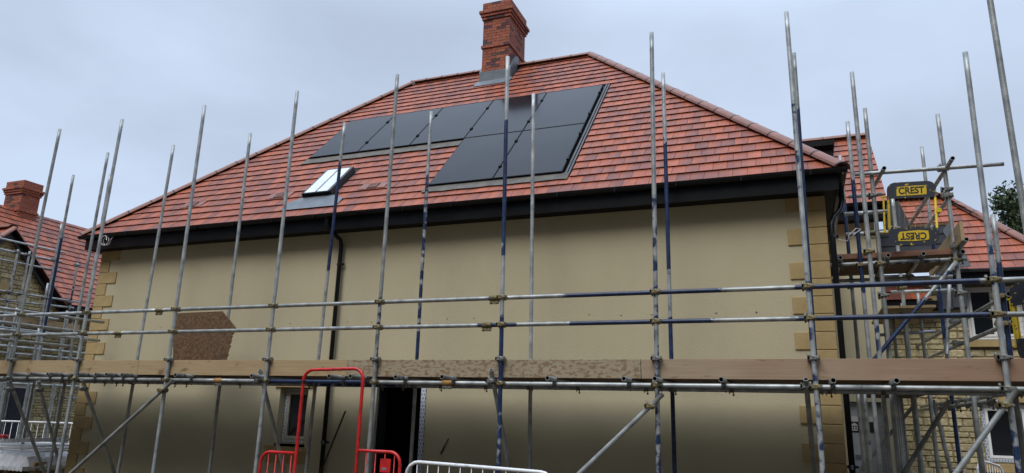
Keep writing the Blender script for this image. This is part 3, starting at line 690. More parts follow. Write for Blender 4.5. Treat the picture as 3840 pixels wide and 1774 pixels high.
# ------------------------------------------------------------------ scaffolding kit
TR = 0.0262
def blue(axis, *rng):           # paint amount from coordinate ranges
    def f(p):
        c = p[axis]; v = 0.0
        for r_ in rng:
            lo, hi, k = (*r_, 1.0) if len(r_) == 2 else r_
            if lo <= c <= hi: v = max(v, k)
            else:
                d = min(abs(c-lo), abs(c-hi)); v = max(v, k*max(0, 1-d/0.35))
        return v
    return f
def tube_part(parent, pw, name, p0, p1, paint=None, label=None, r=TR):
    q = MB(); q.tube(p0, p1, r=r, paint=paint or (lambda p: 0.0)); o = q.build(name, parent)
    o.data.transform(Matrix.Translation(-Vector(p0))); o.location = Vector(p0)-Vector(pw)
    if label: o['label'] = label
    wloc[o.name] = tuple(p0); return o
def coupler_mesh(mt):           # right-angle fitting: upright at the origin, rail along X just behind it
    q = MB()
    q.tube((0, 0, -0.027), (0, 0, 0.027), r=0.035, mat=mt, hollow=False, n=14)
    q.tube((-0.027, 0.053, 0), (0.027, 0.053, 0), r=0.035, mat=mt, hollow=False, n=14)
    q.box((-0.060, -0.040, -0.017), (0.060, -0.030, 0.017), mt); q.box((-0.060, -0.040, -0.020), (-0.042, 0.012, 0.020), mt); q.box((0.042, -0.040, -0.018), (0.058, 0.02, 0.018), mt)
    q.tube((0.050, -0.055, 0), (0.050, 0.055, 0.0), r=0.008, mat='coupler_zinc', hollow=False, n=6)
    q.tube((-0.050, 0.053, -0.045), (-0.050, 0.053, 0.05), r=0.008, mat='coupler_zinc', hollow=False, n=6)
    q.tube((0.050, -0.062, 0), (0.050, -0.042, 0), r=0.014, mat='coupler_zinc', hollow=False, n=6)
    q.tube((-0.050, 0.053, 0.035), (-0.050, 0.053, 0.055), r=0.014, mat='coupler_zinc', hollow=False, n=6)
    q.box((-0.06, 0.02, -0.03), (-0.02, 0.088, 0.03), mt)
    return q
def clip_mesh():                # putlog clip: tube along Y at the origin, ledger below along X
    q = MB()
    q.tube((0, -0.022, 0), (0, 0.022, 0), r=0.034, mat='coupler_zinc', hollow=False, n=12); q.tube((-0.022, 0, -0.052), (0.022, 0, -0.052), r=0.034, mat='coupler_zinc', hollow=False, n=12)
    q.tube((0.02, -0.03, -0.04), (0.02, -0.03, -0.125), r=0.007, mat='coupler_zinc', hollow=False, n=6)
    q.tube((0.02, -0.03, -0.105), (0.02, -0.03, -0.12), r=0.014, mat='coupler_zinc', hollow=False, n=6)
    q.tube((-0.03, 0.02, 0.01), (-0.03, 0.02, -0.1), r=0.007, mat='coupler_zinc', hollow=False, n=6)
    return q
PROTO = {}
def fitting(parent, world, kind, Mrot=None, name='coupler'):
    """kind: brass / zinc / clip / sleeve / rusty; copies share one mesh."""
    me = PROTO.get(kind)
    if me is None:
        if kind in ('brass', 'zinc'): q = coupler_mesh('coupler_'+kind)
        elif kind == 'clip': q = clip_mesh()
        else:
            mt = {'sleeve': 'coupler_brass', 'rusty': 'rusty_sleeve'}[kind]
            q = MB(); q.tube((-0.065, 0, 0), (0.065, 0, 0), r=0.034, mat=mt, hollow=False, n=14); q.box((-0.062, -0.012, -0.075), (0.062, 0.004, -0.02), mt if kind == 'sleeve' else 'coupler_zinc')
            for x in (-0.035, 0.035): q.tube((x, -0.028, -0.055), (x, 0.02, -0.055), r=0.011, mat='coupler_zinc', hollow=False, n=6)
        o = q.build(name, parent); PROTO[kind] = o.data
    else:
        o = bpy.data.objects.new(name, me); COL.objects.link(o); o.parent = parent
    pw = Vector(wloc[parent.name]) if parent.name in wloc else Vector(parent.location)
    M_ = (Mrot or Matrix.Identity(4)).to_4x4(); M_.translation = Vector(world)-pw
    o.matrix_local = M_; return o
def board(parent, pw, name, lo, hi, mt, label=None):
    q = MB(); q.box(lo, hi, mt); o = q.build(name, parent, bevel=0.003)
    o.data.transform(Matrix.Translation(-Vector(lo))); o.location = Vector(lo)-Vector(pw)
    if label: o['label'] = label
    wloc[o.name] = tuple(lo); return o
RZ90 = Matrix.Rotation(R(90), 3, 'Z')

# ------------------------------------------------------------------ scaffold in front of the house
SW = Vector((-5.0, 8.5, GZ))
scf = thing('scaffold', 'long tube scaffold with plank toe boards standing along the front of the rendered house', 'scaffold', SW)
Yf, Yi = 8.0, 9.09
FX = [(-11.902, -11.969, 6.72), (-10.389, -10.447, 6.71), (-8.585, -8.564, 6.71), (-6.77, -6.768, 6.685), (-5.03, -5.043, 6.68), (-3.337, -3.294, 6.673), (-1.409, -1.434, 6.671), (0.157, 0.173, 6.647), (1.862, 1.824, 5.835)]
FB = [None, None, None, blue(2, (1.0, 2.3, .35)), blue(2, (2.6, 3.5, .5)), blue(2, (4.15, 5.6, .95), (2.2, 3.05, 1), (0.5, 2.2, .6)), blue(2, (2.2, 4.6, .48), (.5, 2.0, .55)), blue(2, (4.6, 5.6, .4), (2.3, 3.6, .45), (0.5, 2.0, .5)), blue(2, (0.5, 2.0, .6), (3.4, 3.7, .5))]
LZ, TOP, RL, RU = 2.378, 2.662, 3.081, 3.415
standards = []
def lean(a, b, z): return a+(b-a)*((6.69-z)/(6.69-2.4))
for (xt, xl, zt), pb in zip(FX, FB):
    xb = lean(xt, xl, GZ)
    o = tube_part(scf, SW, 'standard', (xb, Yf, GZ+0.006), (xt, Yf, zt), pb); standards.append(o)
    for z, kd in ((RU, 'brass'), (RL, 'brass'), (LZ, 'brass' if random.random() < .6 else 'zinc'), (TOP+0.005, 'zinc')):
        fitting(o, (lean(xt, xl, z), Yf, z), kd)
FI = [(-12.033, -12.083, 6.69), (-10.367, -10.455, 6.65), (-8.607, -8.581, 6.664), (-6.657, -6.748, 6.603), (-5.054, -5.046, 6.58), (-3.359, -3.309, 6.627), (-1.455, -1.444, 6.662), (0.232, 0.209, 6.673), (2.162, 2.121, 4.342)]
IB = [None, None, None, blue(2, (4.3, 5.75, .95), (2.9, 4.2, .25)), blue(2, (2.6, 5.45, .55), (2.6, 3.0, .9)), blue(2, (2.5, 2.7, .4)), blue(2, (4.0, 5.5, 1), (2.5, 3.15, .9), (GZ, 2.4, .7)), blue(2, (2.6, 5.8, .9)), blue(2, (2.6, 3.7, .8))]
for (xt, xl, zt), pb in zip(FI, IB):
    o = tube_part(scf, SW, 'standard', (lean(xt, xl, GZ), Yi, GZ+0.006), (xt, Yi, zt), pb)
    fitting(o, (xl, Yi, LZ), 'zinc', Matrix.Rotation(R(180), 3, 'Z'))
for (x, y, zt, pb) in ((-13.5, 9.53, 6.53, blue(2, (3.4, 5.1, .95))), (-13.32, 10.2, 6.77, None)):
    tube_part(scf, SW, 'standard', (x, y, GZ+.006), (x, y, zt), pb)
# long rails: three lengths each, joined by sleeve couplers
for z, jn, bl in ((RU, (-8.95, -3.43), blue(0, (-2.35, -0.85), (0.22, 1.60))), (RL, (-9.73, -3.52), blue(0, (-3.46, -3.33), (-2.3, -0.95), (0.2, 1.65)))):
    xs = [-14.0, *jn, 4.6]
    for i in range(3):
        dz = 0.006*(i-1)*-1
        rl = tube_part(scf, SW, 'guard_rail', (xs[i]+.001, Yf+0.053, z), (xs[i+1]-.001, Yf+0.053, z), bl)
        if i < 2: fitting(rl, (xs[i+1], Yf+0.053, z), 'sleeve', name='sleeve_coupler')
xs = [-14.0, -7.63, -4.02, 0.6, 4.6]
for i in range(4):
    ld = tube_part(scf, SW, 'ledger', (xs[i]+.001, Yf+0.053, LZ), (xs[i+1]-.001, Yf+0.053, LZ), blue(0, (-6.7, -5.2, .95)))
    if i in (0, 1): fitting(ld, (xs[i+1], Yf+0.053, LZ), 'rusty', name='sleeve_coupler')
for a, b in ((-14.0, -6.9), (-6.9, -1.4), (-1.4, 4.6)):
    tube_part(scf, SW, 'ledger', (a+.001, Yi-0.053, LZ-0.002), (b-.001, Yi-0.053, LZ-.002), blue(0, (-6.7, -5.2, .6)))
TX = [-11.562, -11.034, -10.759, -10.61, -10.046, -9.69, -9.454, -9.207, -8.117, -6.809, -5.545, -5.211, -4.607, -3.926, -2.63, -1.753, -1.409, -0.734, 0.33, 0.878, 2.6, 3.4]
for x in TX:
    j = random.uniform(-0.05, 0.04)
    o = tube_part(scf, SW, 'transom', (x, 7.75+j, LZ+0.053), (x+0.01, 9.54, LZ+0.053), blue(1, (7.6, 8.1, random.choice((0, 0, .45)))))
    fitting(o, (x, Yf+0.053, LZ+0.053), 'clip', name='clip')
    fitting(o, (x, Yi-0.053, LZ+0.053), 'clip', name='clip')
# deck boards, five wide, plus an inner row added to shade the wall below
for r_, y in enumerate([8.10+0.232*i for i in range(6)]):
    xs = [-14.0, -11.2+.4*(r_ % 2), -7.4-.3*r_*.5, -3.6+.3*(r_ % 3), 0.35, 4.6]
    for i in range(5): board(scf, SW, 'deck_board', (xs[i]+.004, y, LZ+0.081), (xs[i+1]-.004, y+0.225, LZ+0.119), 'deck_wood')
# toe boards on edge
tb = [(-14.0, -9.20, 'board_tan', 'pale toe board at the left end of the deck'), (-9.195, -5.49, 'board_tan', 'clean tan toe board with a few marks'), (-5.485, -1.62, 'board_stained', 'weathered toe board blotched with brown stains'), (-1.612, 4.6, 'board_long', 'reddish brown toe board at the right end')]
for a, b, mt, lb in tb: board(scf, SW, 'toe_board', (a, Yf+0.036, 2.448), (b, Yf+0.074, TOP), mt, lb)
k = MB(); k.box((-1.618, Yf+0.0355, 2.45), (-1.606, Yf+0.0345, 2.66), 'coupler_zinc')
# braces
for p0, p1 in (((-8.36, 7.93, 2.36), (-10.8, 7.93, GZ)), ((-1.36, 7.93, 2.28), (-3.33, 7.93, GZ)), ((1.87, 7.93, 2.36), (0.45, 7.93, GZ))):
    o = tube_part(scf, SW, 'brace', p0, p1); fitting(o, Vector(p0)*0.93+Vector(p1)*0.07, 'brass')
for x0, x1, z0 in ((-11.165, -11.70, 2.33), (-10.195, -10.43, 2.36), (-6.83, -7.06, 2.52), (-3.395, -3.47, 2.53), (-11.838, -12.08, 2.33)):
    o = tube_part(scf, SW, 'brace', (x0, 7.94, z0), (x1, 9.12, z0-1.68)); fitting(o, (x0, 7.955, z0-.13), 'zinc')
o = tube_part(scf, SW, 'brace', (0.083, 7.95, 2.45), (0.12, 9.15, 1.2)); fitting(o, (0.085, 8.02, 2.385), 'zinc')
# left return rails, along the side of the house
for (z, y0, y1, x) in ((3.49, 5.5, 9.58, -12.0), (3.15, 5.5, 9.57, -12.02), (3.28, 5.5, 9.4, -12.14), (3.00, 5.5, 9.4, -12.14)):
    tube_part(scf, SW, 'guard_rail', (x, y0, z-0.03), (x, y1, z), blue(1, (8.6, 9.2, .3)))
for (x, y, z1) in ((-15.0, 9.92, 3.9), (-15.0, 10.47, 3.6), (-15.0, 11.03, 4.0)):
    tube_part(scf, SW, 'standard', (x, y, GZ+.006), (x, y, z1), blue(2, (2.4, 3.3, .35)))
for (z, x) in ((3.42, -15.05), (3.1, -15.05), (2.36, -15.05)):
    tube_part(scf, SW, 'guard_rail', (x, 8.0, z), (x, 13.5, z+0.02))
# side return along the right of the house, seen below and above the deck
for z, x in ((3.42, 2.17), (3.12, 2.17)):
    o = tube_part(scf, SW, 'guard_rail', (x, 8.95, z), (x, 17.5, z+0.12)); fitting(o, (x-.05, 9.09, z), 'brass', RZ90); fitting(o, (x-.05, 11.5, z+.04), 'zinc', RZ90)

# ------------------------------------------------------------------ boarded tower at the right corner
TW = Vector((1.5, 11.0, GZ))
tow = thing('scaffold', 'tall scaffold tower with boarded platform beside the right corner of the rendered house', 'scaffold', TW)
for (x, y, z1, pb) in ((0.90, 9.25, 6.37, blue(2, (2.7, 3.2, .5), (4.2, 5.3, .3))), (0.865, 10.05, 6.03, blue(2, (3.9, 5.05, .95), (2.7, 3.8, .3))), (1.09, 10.02, 6.18, None), (1.93, 10.02, 5.98, None), (0.85, 11.6, 6.1, blue(2, (4.2, 5.2, 1))), (2.11, 12.4, 6.4, blue(2, (3.4, 4.9, .9))),
                        (1.57, 12.0, 2.6, None), (2.29, 12.0, 2.6, None), (2.04, 12.0, 2.7, blue(2, (.5, 2.4, .95))), (1.77, 12.0, 2.6, None), (1.18, 10.6, 2.5, None), (1.02, 9.6, 2.5, None), (0.72, 10.4, 2.5, None), (0.84, 11.0, 2.5, blue(2, (.5, 2.2, .4))), (1.30, 11.5, 2.5, None),
                        (1.91, 13.0, 4.18, None), (2.22, 13.0, 4.3, blue(2, (3.6, 4.2, .7))), (1.39, 13.0, 4.24, None), (1.67, 13.0, 3.96, None), (1.51, 13.0, 3.7, None), (1.55, 11.9, 5.5, None), (0.56, 10.0, 2.5, None), (1.40, 10.05, 4.6, None), (1.30, 10.05, 5.0, None)):
    if (x, y) in ((1.40, 10.05), (1.30, 10.05)): continue
    o = tube_part(tow, TW, 'standard', (x, y, GZ+.006), (x, y, z1), pb)
    if z1 > 4.5 and y < 12:
        for z in ((4.03, 'brass'), (4.95, 'zinc'), (3.62, 'zinc')) if x > 1 else ((4.03, 'brass'),): fitting(o, (x, y, z[0]), z[1])
o = tube_part(tow, TW, 'standard', (2.10, 12.3, 3.08), (2.25, 12.3, 4.2), None)
for z, x0, x1, pb in ((4.05, 0.50, 2.05, blue(0, (1.15, 1.75, .5))), (5.24, 0.89, 2.56, None), (4.73, 0.72, 1.25, None), (4.97, 0.80, 1.2, None), (4.45, 0.72, 1.45, None)):
    y = 10.07 if z != 5.24 else 9.97
    o = tube_part(tow, TW, 'ledger', (x0, y, z), (x1, y, z-(0.03 if z == 5.24 else 0)), pb)
    if z == 4.45: fitting(o, (1.0, y, z), 'sleeve', name='sleeve_coupler')
tube_part(tow, TW, 'ledger', (0.50, 11.25, 4.05), (2.1, 11.25, 4.05), blue(0, (1.9, 2.2, .3))); tube_part(tow, TW, 'ledger', (1.45, 12.4, 4.05), (2.3, 12.4, 4.05)); tube_part(tow, TW, 'ledger', (1.3, 13.0, 3.45), (2.1, 13.0, 3.5))
for (x, y0, z0, y1, z1) in ((1.95, 9.60, 5.22, 13.9, 5.36), (1.96, 10.03, 4.86, 13.0, 4.97), (1.21, 9.72, 5.21, 10.95, 5.36), (1.99, 9.63, 4.20, 12.3, 4.12)):
    o = tube_part(tow, TW, 'guard_rail', (x, y0, z0), (x, y1, z1))
    if x > 1.5: fitting(o, (x-.02, 10.02, z0+.01), 'zinc', RZ90)
for x in (0.62, 1.17, 1.56, 1.98):
    o = tube_part(tow, TW, 'transom', (x, 9.86, 4.10), (x, 11.55, 4.10)); fitting(o, (x, 10.07, 4.10), 'clip', name='clip'); fitting(o, (x, 11.25, 4.10), 'clip', name='clip')
for i in range(5):
    y = 10.14+0.232*i; a = 0.52; b = 2.02-0.03*(i % 2)-0.05*i
    board(tow, TW, 'deck_board', (a, y, 4.128), (b, y+0.225, 4.166), 'deck_wood')
for i, (y0, y1) in enumerate(((11.5, 13.6),)):
    for j in range(3): board(tow, TW, 'deck_board', (1.25+0.232*j, 11.75, 3.70), (1.25+0.232*j+.225, 13.6, 3.738), 'board_tan')
board(tow, TW, 'toe_board', (1.94, 9.65, 4.19), (1.978, 12.0, 4.43), 'board_tan', 'tan toe board on edge pointing at the camera')
board(tow, TW, 'toe_board', (0.52, 10.11, 4.13), (2.0, 10.136, 4.20), 'board_red')
tube_part(tow, TW, 'brace', (0.60, 9.96, 2.45), (1.92, 9.96, 4.0), blue(0, (.9, 1.45, .75), (1.6, 1.9, .4)))
for p0, p1 in (((1.61, 9.6, 2.32), (0.9, 9.6, 1.25)), ((1.53, 12.0, 2.29), (0.45, 12.0, 1.0)), ((1.81, 12.05, 2.4), (1.96, 12.05, 1.2))):
    tube_part(tow, TW, 'brace', p0, p1, blue(2, (1.1, 1.8, .4)) if p0[0] > 1.7 else None)
for z in (2.30, 2.22):
    tube_part(tow, TW, 'ledger', (2.0 if z < 2.25 else 2.12, 9.3, z+.09), (2.0 if z < 2.25 else 2.12, 15.5, z+.09))
for i in range(6): fitting(tow, (2.0, 9.6+0.6*i, 2.345), 'clip', RZ90, name='clip')
for i in range(3):
    board(tow, TW, 'deck_board', (1.02+0.232*i, 9.4, 2.46), (1.02+0.232*i+.225, 13.4, 2.498), 'deck_wood')

# ------------------------------------------------------------------ loading gates
def text_mesh(body, size, offset=0.0):
    cu = bpy.data.curves.new('lettering', 'FONT'); cu.body = body; cu.size = size; cu.align_x = 'CENTER'; cu.align_y = 'CENTER'; cu.extrude = 0.001; cu.offset = offset
    o = bpy.data.objects.new('lettering', cu); COL.objects.link(o)
    dg = bpy.context.evaluated_depsgraph_get(); me = bpy.data.meshes.new_from_object(o.evaluated_get(dg)); bpy.data.objects.remove(o)
    me.name = 'lettering'; me.materials.clear(); me.materials.append(MATS['print_black']); return me
crest_me = text_mesh('CREST', 0.125, 0.0035)
def rrect(w, h, r, n=5):
    P = []
    for cx, cz, a0 in ((w/2-r, h/2-r, 0), (-w/2+r, h/2-r, 90), (-w/2+r, -h/2+r, 180), (w/2-r, -h/2+r, 270)):
        for i in range(n+1):
            a = R(a0+90*i/n); P.append((cx+r*math.cos(a), cz+r*math.sin(a)))
    return P
def crest_gate(loc, rot, label, W_=0.52, H_=0.80):
    root = thing('loading_gate', label, 'gate', loc, 'yellow and black loading gates'); root.rotation_euler = rot
    q = MB(); P = rrect(W_, H_, 0.09); q.path([(x, 0, z) for x, z in P], 0.012, 'navy_chipped', n=8, closed=True)
    for x in (-W_/2, W_/2): q.tube((x, -.003, -H_/2+.17), (x, -.003, H_/2-.17), r=.0135, mat='yellow_paint', hollow=False, n=8); q.build('frame', root)
    pan = []
    for sg in (1, -1):
        k = MB(); pl = [(x, z) for x, z in P if z*sg > 0.0]; zc = H_/2-0.20
        pl = [(-W_/2, zc*sg)]+([p for p in pl if p[0] < 0][::1] if False else []) if False else None
        Po = rrect(W_+.03, H_+.03, .10); top = sorted([p for p in Po if p[1]*sg > H_/2-0.095], key=lambda p: math.atan2(p[1]*sg-(H_/2-0.12), p[0]))
        poly = [(W_/2+.015, zc*sg)]+top+[(-W_/2-.015, zc*sg)]
        k.prism([(x, -0.016, z) for x, z in poly], 'navy_chipped', (0, 0.006, 0)); pb_ = k.build('sign_panel', root)
        k = MB(); zz = sg*(H_/2-0.105); jit = lambda: random.uniform(-0.004, 0.004); w2, h2 = 0.165, 0.062
        pts = [(-w2, -h2), (0, -h2-.003), (w2, -h2+.004), (w2+.004, 0), (w2, h2), (0.05, h2+.005), (-w2+.01, h2-.004), (-w2-.003, .01)]
        k.prism([(x+jit(), -0.019, zz+z+jit()) for x, z in pts], 'yellow_paint', (0, 0.0025, 0)); k.build('yellow_plate', pb_)
        o = bpy.data.objects.new('lettering', crest_me); COL.objects.link(o); o.parent = pb_
        o.matrix_local = Matrix.Translation((0, -0.0205, zz)) @ Matrix.Rotation(R(90), 4, 'X') @ Matrix.Rotation(0 if sg > 0 else math.pi, 4, 'Z') @ Matrix.Diagonal((0.80, 0.98, 1, 1))
    k = MB()
    for i in range(1, 9): x = -W_/2+W_*i/9; k.tube((x, 0, -H_/2+0.19), (x, 0, H_/2-0.19), r=0.0018, mat='coupler_brass', hollow=False, n=4)
    for i in range(1, 8): z = -0.20+0.40*i/8; k.tube((-W_/2, 0, z), (W_/2, 0, z), r=0.0018, mat='coupler_brass', hollow=False, n=4)
    k.build('wire_mesh', root)
    k = MB()
    for x in (-W_/2-0.005, -W_/2-0.055): k.box((x-0.011, 0.02, -0.22), (x+0.011, 0.03, 0.24), 'yellow_paint')
    for z in (-0.23, 0.24): k.box((-W_/2-0.085, 0.015, z-0.008), (-W_/2+0.01, 0.035, z+0.008), 'yellow_paint')
    k.build('hinge_frame', root)
    k = MB(); k.box((W_/2, -0.02, 0.0), (W_/2+0.06, 0.02, 0.05), 'yellow_paint'); k.build('latch', root)
    return root
crest_gate((1.49, 9.88, 4.63), (0, R(3), R(-4)), 'black and yellow loading gate standing on the boarded platform under the sky')
crest_gate((2.22, 7.99, 3.03), (0, 0, R(-58)), 'black and yellow loading gate cut by the right edge of the photo', W_=0.7, H_=0.72)
# a tall close standard beyond the right end belongs to the front scaffold
tube_part(scf, SW, 'standard', (1.93, 7.1, GZ+.006), (1.905, 7.1, 6.6), None)

# ------------------------------------------------------------------ barriers in front
def arc(c, r, a0, a1, ax, n=6):
    return [(c[0]+r*math.cos(R(a0+(a1-a0)*i/n))*ax[0], c[1]+r*math.cos(R(a0+(a1-a0)*i/n))*ax[1], c[2]+r*math.sin(R(a0+(a1-a0)*i/n))) for i in range(n+1)]
BYY = 7.2
rb = thing('barrier', 'red tubular walk-through barrier with tall hoop in front of the scaffold', 'barrier', (-5.0, BYY, GZ))
def rbp(mb, name): o = mb.build(name, rb); o.location = -rb.location; return o
k = MB(); x0, x1, zt = -5.525, -4.69, 2.475
k.path([(x0-0.01, BYY, GZ)]+[(x0, BYY, 1.6)]+[(x0, BYY, zt-.14)]+arc((x0+0.13, BYY, zt-.13), 0.13, 180, 90, (1, 0))+arc((x1-0.13, BYY, zt-.115), 0.13, 90, 0, (1, 0))+[(x1, BYY, 1.6), (x1+0.01, BYY, GZ)], 0.0195, 'red_paint', n=12); rbp(k, 'hoop')
k = MB(); k.box((x0-.024, BYY-.024, 2.32), (x0+.024, BYY+.024, 2.35), 'print_black'); rbp(k, 'band')
for (a, b, z, s_) in ((-6.03, x0, 1.51, -1), (x1, -4.13, 1.578, 1)):
    k = MB()
    if s_ < 0: pts = [(b-.02, BYY, z), (a+.14, BYY, z)]+arc((a+.13, BYY, z-.13), .13, 90, 180, (1, 0))+[(a, BYY, GZ+.15), (a, BYY, GZ)]
    else: pts = [(a+.02, BYY, z), (b-.14, BYY, z)]+arc((b-.13, BYY, z-.13), .13, 90, 0, (1, 0))+[(b, BYY, GZ+.15), (b, BYY, GZ)]
    k.path(pts, 0.018, 'red_paint', n=12); rbp(k, 'side_frame')
    kk = MB(); kk.tube((a, BYY, GZ+.2), (b, BYY, GZ+.2), r=.013, mat='red_paint', hollow=False); rbp(kk, 'bottom_rail')
    n = 4
    for i in range(1, n+1):
        x = a+(b-a)*i/(n+.6)
        kk = MB(); kk.tube((x, BYY, GZ+.2), (x, BYY, z), r=.0065, mat='red_paint', hollow=False, n=8); rbp(kk, 'bar')
k = MB(); k.box((-4.375, BYY-.012, 1.36), (-4.245, BYY-.002, 1.505), 'red_paint'); k.box((-4.35, BYY-.0145, 1.385), (-4.29, BYY-.013, 1.41), 'print_grey'); rbp(k, 'plate')
k = MB(); k.box((-4.13, BYY-.01, 1.24), (-4.04, BYY+.01, 1.32), 'red_paint'); rbp(k, 'hook')
def white_barrier(p0, p1, z0, z1, label, bars=15, r=0.019, cat='barrier', zb=GZ, group='white pedestrian barriers'):
    p0, p1 = Vector((*p0, 0)), Vector((*p1, 0)); d = (p1-p0); Ln = d.length; d.normalize()
    root = thing('barrier', label, cat, (p0.x, p0.y, zb), group)
    P = lambda s_, z: (d.x*s_, d.y*s_, z-zb)
    zz = lambda s_: z0+(z1-z0)*s_/Ln
    pts = [P(0.0, zb), P(0.0, zz(0)-.16)]+[P(.15-.15*math.cos(R(a)), zz(.15)-.15+.15*math.sin(R(a))) for a in (20, 45, 70, 90)]+[P(Ln*.5, zz(Ln*.5))]+[P(Ln-.15+.15*math.sin(R(a)), zz(Ln)-.15+.15*math.cos(R(a))) for a in (0, 20, 45, 70)]+[P(Ln, zz(Ln)-.16), P(Ln, zb)]
    k = MB(); k.path(pts, r, 'white_paint', n=10); k.build('frame', root)
    k = MB(); k.tube(P(0, zb+.18), P(Ln, zb+.18), r=.012, mat='white_paint', hollow=False, n=8); k.build('bottom_rail', root)
    for i in range(1, bars+1):
        s_ = Ln*i/(bars+1); k = MB(); k.tube(P(s_, zb+.18), P(s_, zz(s_)-.002), r=.0052, mat='white_paint', hollow=False, n=6); k.build('bar', root)
    return root
white_barrier((-4.10, 7.30), (-2.36, 7.24), 1.485, 1.455, 'white pedestrian barrier right of the red hooped barrier', bars=12)
white_barrier((-2.40, 7.22), (-0.6, 7.1), 1.42, 1.40, 'white pedestrian barrier whose rounded end just peeps over the bottom edge at mid photo')
white_barrier((-16.6, 10.4), (-14.15, 11.1), 1.60, 1.60, 'white pedestrian barrier standing behind the pile by the left doorway', bars=16)
white_barrier((2.62, 14.0), (3.05, 14.4), 1.52, 1.45, 'small white mesh barrier under the ground floor window at right', bars=9)
white_barrier((3.1, 13.6), (4.5, 13.2), 1.55, 1.5, 'white barrier rail in the bottom right corner of the photo', bars=9)

# ------------------------------------------------------------------ pile at the left
def stack_pallet(x, y, z, label):
    root = thing('pallet', label, 'pallet', (x, y, z), 'stacked timber pallets'); root.rotation_euler = (0, 0, R(random.uniform(-4, 4)+12))
    k = MB()
    for i in range(3): k.box((-.6+.55*i, -.5, 0.02), (-.6+.55*i+.1, .5, .10), 'pallet_wood')
    k.build('runner', root)
    k = MB()
    for i in range(7): k.box((-.62, -.5+.145*i, .101), (.62, -.5+.145*i+.1, .122), 'pallet_wood')
    k.build('top_slats', root); k = MB()
    for i in range(3): k.box((-.62, -.5+.43*i, 0.0), (.62, -.5+.43*i+.1, .0195), 'pallet_wood')
    k.build('bottom_slats', root)
px, py = -13.55, 9.75
lab = ['timber pallet at the bottom of the left pile', 'timber pallet second from the bottom of the left pile', 'timber pallet third from the bottom of the left pile', 'timber pallet at the top of the left pile, under white sheeting']
for i in range(4): stack_pallet(px+0.04*(i % 2), py, GZ+.002+.128*i, lab[i])
k = MB(); nxg, nyg = 14, 10
def sh(i, j):
    u, v = i/nxg, j/nyg; e = min(u, v, 1-u, 1-v)
    return (px-.72+1.44*u+.0*v, py-.62+1.24*v, GZ+.53+.13*min(1, e*7)+.022*math.sin(i*2.3+j*1.7)-(0.1 if e == 0 else 0))
for i in range(nxg):
    for j in range(nyg): k.face([sh(i, j), sh(i+1, j), sh(i+1, j+1), sh(i, j+1)], 'sheeting', True)
for i in range(nxg): 
    for j in (0, nyg): a, b = sh(i, j), sh(i+1, j); k.face([a, b, (b[0], b[1], GZ+.36), (a[0], a[1], GZ+.38)], 'sheeting')
for j in range(nyg):
    for i in (0, nxg): a, b = sh(i, j), sh(i, j+1); k.face([a, b, (b[0], b[1], GZ+.36), (a[0], a[1], GZ+.38)], 'sheeting')
tag(k.build('sheeting'), 'crumpled white plastic sheeting over the pallets in the left pile', 'sheeting')
for i, (dx, dz, ang, lb) in enumerate(((0, 0.70, 8, 'flat white barrier lying lowest on the sheeted pile'), (.05, .745, 14, 'flat white barrier in the middle of the pile top'), (-.04, .79, 5, 'flat white barrier lying on top of the left pile'))):
    root = thing('barrier', lb, 'barrier', (px+dx, py, GZ+dz), 'white barriers lying on the pile'); root.rotation_euler = (0, 0, R(ang))
    k = MB(); P = rrect(1.5, .95, .12); k.path([(x, y, 0) for x, y in P], .018, 'white_paint', n=8, closed=True); k.build('frame', root)
    for j in range(1, 12): x = -.75+1.5*j/12; k = MB(); k.tube((x, -.475, 0), (x, .475, 0), r=.006, mat='white_paint', hollow=False, n=6); k.build('bar', root)
root = thing('ladder', 'aluminium ladder section lying across the top of the left pile', 'ladder', (px, py-.1, GZ+.86)); root.rotation_euler = (0, R(-3), R(6))
for s_ in (-.16, .16): k = MB(); k.box((-.8, s_-.012, -.035), (.78, s_+.012, .035), 'aluminium'); k.build('stile', root)
for j in range(6): k = MB(); k.tube((-.7+.27*j, -.148, 0), (-.7+.27*j, .148, 0), r=.014, mat='aluminium', hollow=False, n=8); k.build('rung', root)
k = MB(); k.path([(-13.9, 9.35, 1.36), (-13.8, 9.3, 1.39), (-13.7, 9.32, 1.37), (-13.72, 9.36, 1.38), (-13.85, 9.38, 1.37)], 0.03, 'red_paint', n=8); tag(k.build('rag'), 'small red rag on the barriers of the left pile', 'rag')

# ------------------------------------------------------------------ stone house on the left
LW = Vector((-20, 12, GZ)); lh = thing('stone_house', 'coursed stone house with front gable and red roof behind the left scaffold', 'house', LW)
def lb_(mb, name, parent=None, label=None, bevel=0):
    o = mb.build(name, parent or lh, bevel=bevel); o.location = -LW if parent is None else (0, 0, 0)
    if label: o['label'] = label
    return o
XF = -20.0
gz0 = lambda z: (12.58-max(0, (6.50-z)), 12.58+max(0, (6.50-z))) if z > 4.62 else (3.0, 20.0)
LO = [(13.25, 14.15, GZ, 2.47), (11.7, 12.72, 3.85, 4.86), (11.0, 12.2, 1.3, 2.45)]
k = MB(); wall_grid(k, 'X', XF, 3.0, 20.0, GZ, 4.62, [LO[0], (11.7, 12.72, 3.85, 4.62), LO[2]], 0.3, -1, 'stone_mortar')
k.face([(XF, 10.7, 4.62), (XF, 11.7, 4.62), (XF, 11.7, 5.62)], 'stone_mortar'); k.face([(XF, 12.72, 4.62), (XF, 14.46, 4.62), (XF, 12.72, 6.36)], 'stone_mortar')
k.face([(XF, 11.7, 4.86), (XF, 12.72, 4.86), (XF, 12.72, 6.36), (XF, 12.58, 6.50), (XF, 11.7, 5.62)], 'stone_mortar')
wall_grid(k, 'Y', 3.0, -26.3, XF, GZ, 4.62, [], .3, 1, 'stone_mortar')
stone_courses(k, 'X', XF, 1, 3.0, 20.0, GZ, 6.4, ops=LO, limit=gz0, seed=11)
